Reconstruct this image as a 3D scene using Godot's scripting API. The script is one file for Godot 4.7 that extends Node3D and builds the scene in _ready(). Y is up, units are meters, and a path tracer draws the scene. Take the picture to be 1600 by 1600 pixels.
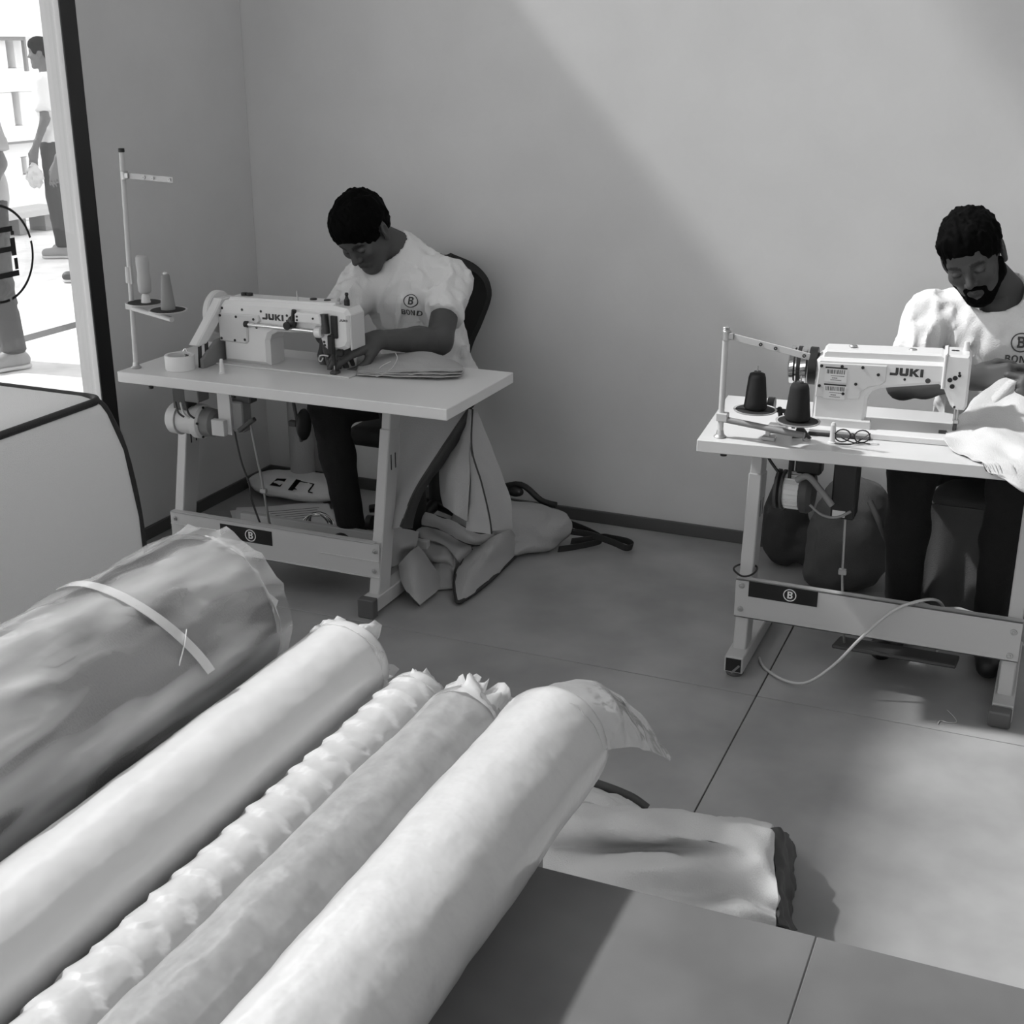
extends Node3D
# Two tailors at sewing tables in a white workshop bay beside a glazed shopfront. All greys: the photograph is black and white.

var mats := {}
var used_names := {}
var sun_dir := Vector3(1.0, -1.145, -0.19)

# ------------------------------------------------------------------ materials
func grey(v: float) -> Color:
	return Color(v, v, v).linear_to_srgb()

func mk(key: String, v: float, rough := 0.6, metal := 0.0) -> StandardMaterial3D:
	if mats.has(key):
		return mats[key]
	var m := StandardMaterial3D.new()
	m.albedo_color = grey(v)
	m.roughness = rough
	m.metallic = metal
	m.resource_name = key
	mats[key] = m
	return m

func noise_tex(freq: float, lo: float, hi: float, seed_: int, octaves := 4, size := 512, as_normal := false, bump := 4.0) -> NoiseTexture2D:
	var n := FastNoiseLite.new()
	n.seed = seed_
	n.noise_type = FastNoiseLite.TYPE_SIMPLEX_SMOOTH
	n.frequency = freq
	n.fractal_octaves = octaves
	var t := NoiseTexture2D.new()
	t.width = size
	t.height = size
	t.seamless = true
	t.noise = n
	if as_normal:
		t.as_normal_map = true
		t.bump_strength = bump
	else:
		var g := Gradient.new()
		g.set_color(0, Color(lo, lo, lo))
		g.set_color(1, Color(hi, hi, hi))
		t.color_ramp = g
	return t

func tri(m: StandardMaterial3D, scale: float) -> void:
	m.uv1_triplanar = true
	m.uv1_world_triplanar = true
	m.uv1_scale = Vector3.ONE * scale

# ------------------------------------------------------------------ nodes
func numbered(n: String) -> String:
	if not used_names.has(n):
		used_names[n] = 0
		return n
	used_names[n] += 1
	return "%s_%03d" % [n, used_names[n]]

func tag(o: Node, label: String, category := "", group := "", kind := "") -> void:
	if label: o.set_meta("label", label)
	if category: o.set_meta("category", category)
	if group: o.set_meta("group", group)
	if kind: o.set_meta("kind", kind)

func thing(called: String, label: String, category: String, at := Vector3.ZERO, turn := 0.0, group := "") -> Node3D:
	var o := Node3D.new()
	o.name = numbered(called)
	add_child(o)
	o.position = at
	o.rotation.y = turn
	tag(o, label, category, group)
	return o

func put(called: String, mesh: Mesh, m: Material, parent: Node = self) -> MeshInstance3D:
	var o := MeshInstance3D.new()
	o.name = numbered(called) if parent == self else called
	o.mesh = mesh
	o.material_override = m
	parent.add_child(o, true)
	return o

func obj(called: String, st: SurfaceTool, m: Material, parent: Node = self) -> MeshInstance3D:
	st.generate_normals()
	return put(called, st.commit(), m, parent)

func struct(called: String, st: SurfaceTool, m: Material, label: String) -> MeshInstance3D:
	var o := obj(called, st, m)
	tag(o, label, "", "", "structure")
	return o

# ------------------------------------------------------------------ shapes into a SurfaceTool
func mb() -> SurfaceTool:
	var st := SurfaceTool.new()
	st.begin(Mesh.PRIMITIVE_TRIANGLES)
	return st

func tri_out(st: SurfaceTool, a: Vector3, b: Vector3, c: Vector3, o: Vector3) -> void:
	if (b - a).cross(c - a).dot(a + b + c - 3.0 * o) > 0.0:
		var t := b
		b = c
		c = t
	st.add_vertex(a)
	st.add_vertex(b)
	st.add_vertex(c)

func bx(st: SurfaceTool, c: Vector3, s: Vector3, ch := 0.003, bs := Basis.IDENTITY) -> void:
	st.set_smooth_group(-1)
	var h := s * 0.5
	ch = minf(ch, minf(h.x, minf(h.y, h.z)) * 0.9)
	var f := func(sx: int, sy: int, sz: int, ax: int) -> Vector3:
		var p := Vector3(sx * (h.x - ch), sy * (h.y - ch), sz * (h.z - ch))
		p[ax] += ch * [sx, sy, sz][ax]
		return c + bs * p
	for ax in 3:
		for s1 in [-1, 1]:
			var q := []
			for uv in [[-1, -1], [1, -1], [1, 1], [-1, 1]]:
				var k := [0, 0, 0]
				k[ax] = s1
				k[(ax + 1) % 3] = uv[0]
				k[(ax + 2) % 3] = uv[1]
				q.append(f.call(k[0], k[1], k[2], ax))
			tri_out(st, q[0], q[1], q[2], c)
			tri_out(st, q[0], q[2], q[3], c)
	if ch <= 0.0:
		return
	for ax in 3:
		var b1 := (ax + 1) % 3
		var b2 := (ax + 2) % 3
		for s1 in [-1, 1]:
			for s2 in [-1, 1]:
				var lo := [0, 0, 0]
				lo[ax] = -1
				lo[b1] = s1
				lo[b2] = s2
				var hi := lo.duplicate()
				hi[ax] = 1
				var p1: Vector3 = f.call(lo[0], lo[1], lo[2], b1)
				var p2: Vector3 = f.call(hi[0], hi[1], hi[2], b1)
				var p3: Vector3 = f.call(hi[0], hi[1], hi[2], b2)
				var p4: Vector3 = f.call(lo[0], lo[1], lo[2], b2)
				tri_out(st, p1, p2, p3, c)
				tri_out(st, p1, p3, p4, c)
	for sx in [-1, 1]:
		for sy in [-1, 1]:
			for sz in [-1, 1]:
				tri_out(st, f.call(sx, sy, sz, 0), f.call(sx, sy, sz, 1), f.call(sx, sy, sz, 2), c)

# a box between two corners
func bb(st: SurfaceTool, lo: Vector3, hi: Vector3, ch := 0.003) -> void:
	bx(st, (lo + hi) * 0.5, (hi - lo).abs(), ch)

# a beam of rectangular section from p to q; w across (along side), d the other way
func beam(st: SurfaceTool, p: Vector3, q: Vector3, w: float, d: float, side := Vector3.RIGHT, ch := 0.003) -> void:
	var y := (q - p).normalized()
	var x := (side - y * side.dot(y)).normalized()
	bx(st, (p + q) * 0.5, Vector3(w, p.distance_to(q), d), ch, Basis(x, y, x.cross(y)))

func grid(st: SurfaceTool, rows: Array, flip := false, group := 0) -> void:
	st.set_smooth_group(group)
	for j in rows.size() - 1:
		var r0: PackedVector3Array = rows[j]
		var r1: PackedVector3Array = rows[j + 1]
		for i in r0.size() - 1:
			var a := r0[i]
			var b := r0[i + 1]
			var c := r1[i + 1]
			var d := r1[i]
			if flip:
				var t := b
				b = d
				d = t
			st.add_vertex(a)
			st.add_vertex(b)
			st.add_vertex(c)
			st.add_vertex(a)
			st.add_vertex(c)
			st.add_vertex(d)

# round tube along points; r a float or one radius for each point
func tube(st: SurfaceTool, pts: Array, r, seg := 8, caps := true, closed := false) -> void:
	var n := pts.size()
	var rows := []
	var up := Vector3.UP
	var t0: Vector3 = (pts[1] - pts[0]).normalized()
	if absf(t0.dot(up)) > 0.9:
		up = Vector3.RIGHT
	var nn := (up - t0 * up.dot(t0)).normalized()
	for k in n:
		var a: Vector3 = pts[(k - 1 + n) % n] if closed else pts[maxi(k - 1, 0)]
		var b: Vector3 = pts[(k + 1) % n] if closed else pts[mini(k + 1, n - 1)]
		var t := (b - a).normalized()
		nn = (nn - t * nn.dot(t)).normalized()
		var bn := t.cross(nn)
		var rr: float = r[k] if r is Array or r is PackedFloat32Array else r
		var row := PackedVector3Array()
		for i in seg + 1:
			var an := TAU * (i % seg) / seg
			row.append(pts[k] + (nn * cos(an) + bn * sin(an)) * rr)
		rows.append(row)
	if closed:
		rows.append(rows[0])
	grid(st, rows, true, 0)
	if caps and not closed:
		st.set_smooth_group(-1)
		for e in [0, n - 1]:
			var inside: Vector3 = pts[1] if e == 0 else pts[n - 2]
			for i in seg:
				tri_out(st, pts[e], rows[e][i], rows[e][i + 1], inside)

# profile (radius, height) from bottom to top, turned about the y axis of xf
func lathe(st: SurfaceTool, prof: Array, xf := Transform3D.IDENTITY, seg := 24, sharp := true) -> void:
	var rows := []
	for p in prof:
		var row := PackedVector3Array()
		for i in seg + 1:
			var an := TAU * (i % seg) / seg
			row.append(xf * Vector3(cos(an) * p.x, p.y, sin(an) * p.x))
		rows.append(row)
	if sharp:
		for j in rows.size() - 1:
			grid(st, [rows[j], rows[j + 1]], false, j % 7)
	else:
		grid(st, rows, false, 0)

func rx(a: Vector3, dir: Vector3) -> Transform3D: # y axis along dir
	var y := dir.normalized()
	var s := Vector3.RIGHT if absf(y.x) < 0.8 else Vector3.BACK
	var x := (s - y * s.dot(y)).normalized()
	return Transform3D(Basis(x, y, x.cross(y)), a)

func cyl(st: SurfaceTool, a: Vector3, b: Vector3, r: float, seg := 16, ch := 0.001) -> void:
	var l := a.distance_to(b)
	ch = minf(ch, minf(r * 0.4, l * 0.4))
	lathe(st, [Vector2(0, 0), Vector2(r - ch, 0), Vector2(r, ch), Vector2(r, l - ch), Vector2(r - ch, l), Vector2(0, l)], rx(a, b - a), seg)

func ball(st: SurfaceTool, c: Vector3, r: Vector3, bs := Basis.IDENTITY, seg := 14, rings := 9) -> void:
	var rows := []
	for j in rings + 1:
		var v := -PI / 2 + PI * j / rings
		var row := PackedVector3Array()
		for i in seg + 1:
			var an := TAU * (i % seg) / seg
			row.append(c + bs * (Vector3(cos(an) * cos(v), sin(v), sin(an) * cos(v)) * r))
		rows.append(row)
	grid(st, rows, false, 0)

# polygon in the xy plane of xf pushed along +z by depth, edges chamfered by ch at the front
func prism(st: SurfaceTool, poly: PackedVector2Array, depth: float, xf := Transform3D.IDENTITY, ch := 0.0) -> void:
	var pts := poly.duplicate()
	if Geometry2D.is_polygon_clockwise(pts):
		pts.reverse()
	var n := pts.size()
	var inset := PackedVector2Array()
	for i in n:
		var e1 := (pts[i] - pts[(i - 1 + n) % n]).normalized()
		var e2 := (pts[(i + 1) % n] - pts[i]).normalized()
		var n1 := Vector2(-e1.y, e1.x)
		var n2 := Vector2(-e2.y, e2.x)
		var mm := (n1 + n2).normalized()
		inset.append(pts[i] + mm * ch / maxf(0.35, mm.dot(n1)))
	var tris := Geometry2D.triangulate_polygon(pts)
	st.set_smooth_group(-1)
	var w := func(p: Vector2, z: float) -> Vector3: return xf * Vector3(p.x, p.y, z)
	for k in range(0, tris.size(), 3):
		var a := tris[k]
		var b := tris[k + 1]
		var c := tris[k + 2]
		if (pts[b] - pts[a]).cross(pts[c] - pts[a]) < 0.0:
			var t := b
			b = c
			c = t
		# counter-clockwise seen from +z: front face wants clockwise
		st.add_vertex(w.call(inset[a], depth))
		st.add_vertex(w.call(inset[c], depth))
		st.add_vertex(w.call(inset[b], depth))
		st.add_vertex(w.call(pts[a], 0.0))
		st.add_vertex(w.call(pts[b], 0.0))
		st.add_vertex(w.call(pts[c], 0.0))
	var levels := [[pts, 0.0], [pts, depth - ch], [inset, depth]] if ch > 0.0 else [[pts, 0.0], [pts, depth]]
	for l in levels.size() - 1:
		for i in n:
			var j := (i + 1) % n
			var a: Vector3 = w.call(levels[l][0][i], levels[l][1])
			var b: Vector3 = w.call(levels[l][0][j], levels[l][1])
			var c: Vector3 = w.call(levels[l + 1][0][j], levels[l + 1][1])
			var d: Vector3 = w.call(levels[l + 1][0][i], levels[l + 1][1])
			st.add_vertex(a)
			st.add_vertex(c)
			st.add_vertex(b)
			st.add_vertex(a)
			st.add_vertex(d)
			st.add_vertex(c)

func rounded(w: float, h: float, r: float, seg := 5) -> PackedVector2Array:
	var o := PackedVector2Array()
	for k in 4:
		var cx: float = (w / 2 - r) * ([1, -1, -1, 1][k])
		var cy: float = (h / 2 - r) * ([1, 1, -1, -1][k])
		for i in seg + 1:
			var an := PI / 2 * (k + float(i) / seg)
			o.append(Vector2(cx + r * cos(an), cy + r * sin(an)))
	return o

func cr(a: Vector3, b: Vector3, c: Vector3, d: Vector3, t: float) -> Vector3:
	return b.cubic_interpolate(c, a, d, t)

func spline(pts: Array, sub := 6, closed := false) -> Array:
	var o := []
	var n := pts.size()
	var m := n if closed else n - 1
	for k in m:
		var a: Vector3 = pts[(k - 1 + n) % n] if closed else pts[maxi(k - 1, 0)]
		var b: Vector3 = pts[k]
		var c: Vector3 = pts[(k + 1) % n]
		var d: Vector3 = pts[(k + 2) % n] if closed else pts[mini(k + 2, n - 1)]
		for i in sub:
			o.append(cr(a, b, c, d, float(i) / sub))
	if not closed:
		o.append(pts[n - 1])
	return o

# fine rows of a cloth from coarse control rows
func fine(ctrl: Array, su := 6, sv := 6) -> Array:
	var wide := []
	for r in ctrl:
		wide.append(spline(r, su))
	var rows := []
	for k in (wide.size() - 1) * sv + 1:
		rows.append(PackedVector3Array())
	for i in wide[0].size():
		var col := []
		for r in wide:
			col.append(r[i])
		var s := spline(col, sv)
		for k in s.size():
			rows[k].append(s[k])
	return rows

# a cloth of real thickness from its fine rows
func cloth(st: SurfaceTool, rows: Array, thick: float, ripple := 0.0, seed_ := 1, freq := 14.0) -> Array:
	var nj := rows.size()
	var ni: int = rows[0].size()
	var nz := FastNoiseLite.new()
	nz.seed = seed_
	nz.frequency = freq
	nz.fractal_octaves = 2
	var top := []
	var bot := []
	for j in nj:
		var ra := PackedVector3Array()
		var rb := PackedVector3Array()
		for i in ni:
			var du: Vector3 = rows[j][mini(i + 1, ni - 1)] - rows[j][maxi(i - 1, 0)]
			var dv: Vector3 = rows[mini(j + 1, nj - 1)][i] - rows[maxi(j - 1, 0)][i]
			var nn := dv.cross(du).normalized()
			var p: Vector3 = rows[j][i]
			if ripple > 0.0:
				p += nn * nz.get_noise_3dv(p) * ripple
			ra.append(p + nn * thick * 0.5)
			rb.append(p - nn * thick * 0.5)
		top.append(ra)
		bot.append(rb)
	grid(st, top, false, 0)
	grid(st, bot, true, 1)
	var edge := func(a: Array, b: Array, fl: bool) -> void:
		var r0 := PackedVector3Array(a)
		var r1 := PackedVector3Array(b)
		grid(st, [r0, r1], fl, 2)
	edge.call(Array(top[0]), Array(bot[0]), true)
	edge.call(Array(top[nj - 1]), Array(bot[nj - 1]), false)
	var l0 := []
	var l1 := []
	var r0 := []
	var r1 := []
	for j in nj:
		l0.append(top[j][0])
		l1.append(bot[j][0])
		r0.append(top[j][ni - 1])
		r1.append(bot[j][ni - 1])
	edge.call(l0, l1, false)
	edge.call(r0, r1, true)
	return [top, bot]

func text_mesh(s: String, height: float, depth: float, weight := 700, stretch := 100) -> TextMesh:
	var f := SystemFont.new()
	f.font_names = PackedStringArray(["Droid Sans"])
	f.font_weight = weight
	f.font_stretch = stretch
	var t := TextMesh.new()
	t.text = s
	t.font = f
	t.font_size = 64
	t.pixel_size = height / 46.0
	t.depth = depth
	return t

# flat ring as a prism
func ring(st: SurfaceTool, ro: float, ri: float, depth: float, xf: Transform3D, seg := 32) -> void:
	lathe(st, [Vector2(ri, 0), Vector2(ro, 0), Vector2(ro, depth), Vector2(ri, depth), Vector2(ri, 0)], xf * Transform3D(Basis(Vector3.RIGHT, PI / 2), Vector3.ZERO), seg)

# ------------------------------------------------------------------ smooth bodies: distance fields meshed as surface nets
class Field:
	var kind := PackedInt32Array()
	var a: Array[Vector3] = []
	var ba: Array[Vector3] = []
	var il := PackedFloat32Array()
	var ra := PackedFloat32Array()
	var dr := PackedFloat32Array()
	var k := PackedFloat32Array()
	var cut := PackedInt32Array()
	var inv: Array[Basis] = []
	var rad: Array[Vector3] = []
	var post = null
	var lo := Vector3.ONE * 1e9
	var hi := Vector3.ONE * -1e9

	func cone(p: Vector3, q: Vector3, r0: float, r1: float, kk := 0.02, minus := false) -> void:
		kind.append(0)
		a.append(p)
		ba.append(q - p)
		il.append(1.0 / maxf(1e-9, (q - p).length_squared()))
		ra.append(r0)
		dr.append(r1 - r0)
		k.append(kk)
		cut.append(1 if minus else 0)
		inv.append(Basis.IDENTITY)
		rad.append(Vector3.ONE)
		if not minus:
			var r := Vector3.ONE * (maxf(r0, r1) + 0.012)
			lo = lo.min(p - r).min(q - r)
			hi = hi.max(p + r).max(q + r)

	func egg(c: Vector3, r: Vector3, bs := Basis.IDENTITY, kk := 0.02, minus := false) -> void:
		kind.append(1)
		a.append(c)
		ba.append(Vector3.ZERO)
		il.append(0.0)
		ra.append(maxf(r.x, maxf(r.y, r.z)))
		dr.append(0.0)
		k.append(kk)
		cut.append(1 if minus else 0)
		inv.append(bs.transposed())
		rad.append(r)
		if not minus:
			var e := Vector3.ONE * (maxf(r.x, maxf(r.y, r.z)) + 0.012)
			lo = lo.min(c - e)
			hi = hi.max(c + e)

	func one(i: int, p: Vector3) -> float:
		var q := p - a[i]
		if kind[i] == 0:
			var t := clampf(q.dot(ba[i]) * il[i], 0.0, 1.0)
			return (q - ba[i] * t).length() - ra[i] - dr[i] * t
		q = inv[i] * q
		var r := rad[i]
		var e := q / r
		var k0 := e.length()
		if k0 < 1e-4:
			return -minf(r.x, minf(r.y, r.z))
		return k0 * (k0 - 1.0) / maxf(1e-6, (e / r).length())

	func all_ids() -> PackedInt32Array:
		return PackedInt32Array(range(kind.size()))

	func at(p: Vector3, ids: PackedInt32Array) -> float:
		var d := 1e3
		for i in ids:
			var e := one(i, p)
			var kk := k[i]
			if cut[i] == 0:
				if e < d + kk:
					if d < e + kk:
						var h := 0.5 + 0.5 * (e - d) / kk
						d = e + (d - e) * h - kk * h * (1.0 - h)
					else:
						d = e
			else:
				e = -e
				if e > d - kk:
					if e < d + kk:
						var h := 0.5 - 0.5 * (e - d) / kk
						d = e + (d - e) * h + kk * h * (1.0 - h)
					else:
						d = e
		if post != null:
			d = post.call(p, d)
		return d

	func full(p: Vector3) -> float:
		return at(p, all_ids())

class Soup:
	var v := PackedVector3Array()
	var n := PackedVector3Array()
	var c := PackedColorArray()
	var ix := PackedInt32Array()
	func mesh() -> ArrayMesh:
		var arr := []
		arr.resize(Mesh.ARRAY_MAX)
		arr[Mesh.ARRAY_VERTEX] = v
		arr[Mesh.ARRAY_NORMAL] = n
		if c.size() == v.size():
			arr[Mesh.ARRAY_COLOR] = c
		arr[Mesh.ARRAY_INDEX] = ix
		var m := ArrayMesh.new()
		m.add_surface_from_arrays(Mesh.PRIMITIVE_TRIANGLES, arr)
		return m

# append the surface of f to s; xf takes field space to mesh space; paint(p) gives a linear colour
func nets(s: Soup, f: Field, cell: float, xf := Transform3D.IDENTITY, paint = null, slack := 0.0) -> void:
	var o := f.lo - Vector3.ONE * cell
	var dim := Vector3i(((f.hi - o) / cell).ceil()) + Vector3i.ONE
	var B := 5
	var nb := Vector3i((dim.x + B - 1) / B, (dim.y + B - 1) / B, (dim.z + B - 1) / B)
	var sx := nb.x * B + 1
	var sxy := sx * (nb.y * B + 1)
	var cells := {} # cell id -> [vertex, sign bits]
	var rad := B * cell * 0.87
	var ids := f.all_ids()
	var W := B + 1
	var val := PackedFloat32Array()
	val.resize(W * W * W)
	var base := s.v.size()
	for bz in nb.z:
		for by in nb.y:
			for bx_ in nb.x:
				var b0 := o + Vector3(bx_, by, bz) * (B * cell)
				var ctr := b0 + Vector3.ONE * (B * cell * 0.5)
				var near := PackedInt32Array()
				var best := 1e3
				var ds := PackedFloat32Array()
				for i in ids:
					var e := f.one(i, ctr)
					ds.append(e)
					if f.cut[i] == 0 and e < best:
						best = e
				if best > rad * 1.25 + slack + 0.02 or best < -rad * 3.0 - 0.04 - slack:
					if best > 0.0 or f.post == null:
						continue
				for i in ids:
					var e := ds[i]
					if f.cut[i] == 0:
						if e < best + 2.3 * rad + f.k[i]:
							near.append(i)
					elif e < rad * 1.3 + f.k[i]:
						near.append(i)
				var dc := f.at(ctr, near)
				if absf(dc) > rad * 1.35 + slack:
					continue
				var w := 0
				for z in W:
					for y in W:
						for x in W:
							val[w] = f.at(b0 + Vector3(x, y, z) * cell, near)
							w += 1
				for z in B:
					for y in B:
						for x in B:
							var i0 := x + W * (y + W * z)
							var c0 := val[i0]
							var c1 := val[i0 + 1]
							var c2 := val[i0 + W]
							var c3 := val[i0 + W + 1]
							var c4 := val[i0 + W * W]
							var c5 := val[i0 + W * W + 1]
							var c6 := val[i0 + W * W + W]
							var c7 := val[i0 + W * W + W + 1]
							var bits := int(c0 < 0) | int(c1 < 0) << 1 | int(c2 < 0) << 2 | int(c3 < 0) << 3 | int(c4 < 0) << 4 | int(c5 < 0) << 5 | int(c6 < 0) << 6 | int(c7 < 0) << 7
							if bits == 0 or bits == 255:
								continue
							var cv := [c0, c1, c2, c3, c4, c5, c6, c7]
							var sum := Vector3.ZERO
							var cnt := 0
							for e in [[0, 1], [2, 3], [4, 5], [6, 7], [0, 2], [1, 3], [4, 6], [5, 7], [0, 4], [1, 5], [2, 6], [3, 7]]:
								var va: float = cv[e[0]]
								var vb: float = cv[e[1]]
								if (va < 0.0) != (vb < 0.0):
									var t := va / (va - vb)
									var pa := Vector3(e[0] & 1, (e[0] >> 1) & 1, e[0] >> 2)
									var pb := Vector3(e[1] & 1, (e[1] >> 1) & 1, e[1] >> 2)
									sum += pa + (pb - pa) * t
									cnt += 1
							var p := b0 + (Vector3(x, y, z) + sum / cnt) * cell
							var id := (bx_ * B + x) + sx * (by * B + y) + sxy * (bz * B + z)
							cells[id] = [s.v.size(), bits]
							s.v.append(xf * p)
							s.n.append(Vector3.ZERO)
							if paint != null:
								s.c.append(paint.call(p))
	for id in cells:
		var r: Array = cells[id]
		var bits: int = r[1]
		var in0 := bits & 1
		for ax in 3:
			var bit: int = [1, 2, 4][ax]
			var in1: int = (bits >> bit) & 1
			if in0 == in1:
				continue
			var d1: int = [sx, sxy, 1][ax]
			var d2: int = [sxy, 1, sx][ax]
			if not (cells.has(id - d1) and cells.has(id - d2) and cells.has(id - d1 - d2)):
				continue
			var q0: int = r[0]
			var q1: int = cells[id - d1][0]
			var q2: int = cells[id - d1 - d2][0]
			var q3: int = cells[id - d2][0]
			if in0 == 1:
				s.ix.append_array([q0, q2, q1, q0, q3, q2])
			else:
				s.ix.append_array([q0, q1, q2, q0, q2, q3])
	# normals from the field-free triangle sum
	for t in range(0, s.ix.size(), 3):
		var i0 := s.ix[t]
		if i0 < base:
			continue
		var i1 := s.ix[t + 1]
		var i2 := s.ix[t + 2]
		var fn := (s.v[i2] - s.v[i0]).cross(s.v[i1] - s.v[i0])
		s.n[i0] += fn
		s.n[i1] += fn
		s.n[i2] += fn
	for i in range(base, s.n.size()):
		s.n[i] = s.n[i].normalized() if s.n[i].length_squared() > 0.0 else Vector3.UP

# move a flat mesh (in the xy plane of xf, facing +z) onto the surface of f along -z
func press(mesh: Mesh, xf: Transform3D, f: Field, lift := 0.003) -> ArrayMesh:
	var out := ArrayMesh.new()
	var ids := f.all_ids()
	var dir := -xf.basis.z.normalized()
	for sidx in mesh.get_surface_count():
		var arr := mesh.surface_get_arrays(sidx)
		var v: PackedVector3Array = arr[Mesh.ARRAY_VERTEX]
		for i in v.size():
			var p := xf * Vector3(v[i].x, v[i].y, 0.0)
			for it in 24:
				var d := f.at(p, ids) - lift
				if absf(d) < 0.0003:
					break
				p += dir * d * 0.8
			v[i] = p
		var keep := []
		keep.resize(Mesh.ARRAY_MAX)
		keep[Mesh.ARRAY_VERTEX] = v
		var nn := PackedVector3Array()
		nn.resize(v.size())
		nn.fill(-dir)
		keep[Mesh.ARRAY_NORMAL] = nn
		keep[Mesh.ARRAY_INDEX] = arr[Mesh.ARRAY_INDEX]
		out.add_surface_from_arrays(Mesh.PRIMITIVE_TRIANGLES, keep)
	return out

# ------------------------------------------------------------------ scene
func _ready() -> void:
	# camera
	var cam := Camera3D.new()
	cam.name = "camera"
	cam.fov = 42.82
	cam.near = 0.05
	cam.far = 100.0
	add_child(cam)
	cam.position = Vector3(0, 1.72, 0)
	cam.rotation_degrees = Vector3(-19.77, 23.15, 0)
	cam.current = true
	# sky and exposure
	var env := Environment.new()
	env.background_mode = Environment.BG_SKY
	var sky := Sky.new()
	var sm := ProceduralSkyMaterial.new()
	sm.sky_top_color = Color(0.92, 0.92, 0.92)
	sm.sky_horizon_color = Color(1, 1, 1)
	sm.ground_bottom_color = Color(0.7, 0.7, 0.7)
	sm.ground_horizon_color = Color(1, 1, 1)
	sm.sun_angle_max = 1.0
	sky.sky_material = sm
	env.sky = sky
	env.background_energy_multiplier = 2.3
	env.tonemap_mode = Environment.TONE_MAPPER_LINEAR
	env.tonemap_exposure = 1.0
	env.sdfgi_enabled = true
	env.ssao_enabled = true
	env.ssil_enabled = true
	var we := WorldEnvironment.new()
	we.name = "environment"
	we.environment = env
	add_child(we)
	# sun: comes in over the left wall, through the open clerestory
	var sun := DirectionalLight3D.new()
	sun.name = "sun"
	add_child(sun)
	sun.look_at_from_position(Vector3.ZERO, sun_dir, Vector3.UP)
	sun.light_energy = 1.35
	sun.light_angular_distance = 2.7
	sun.shadow_enabled = true
	make_materials()
	build_room()
	build_outside()
	build_worktop()
	build_table_one()
	build_table_two()
	build_people()
	build_floor_things()

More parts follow.
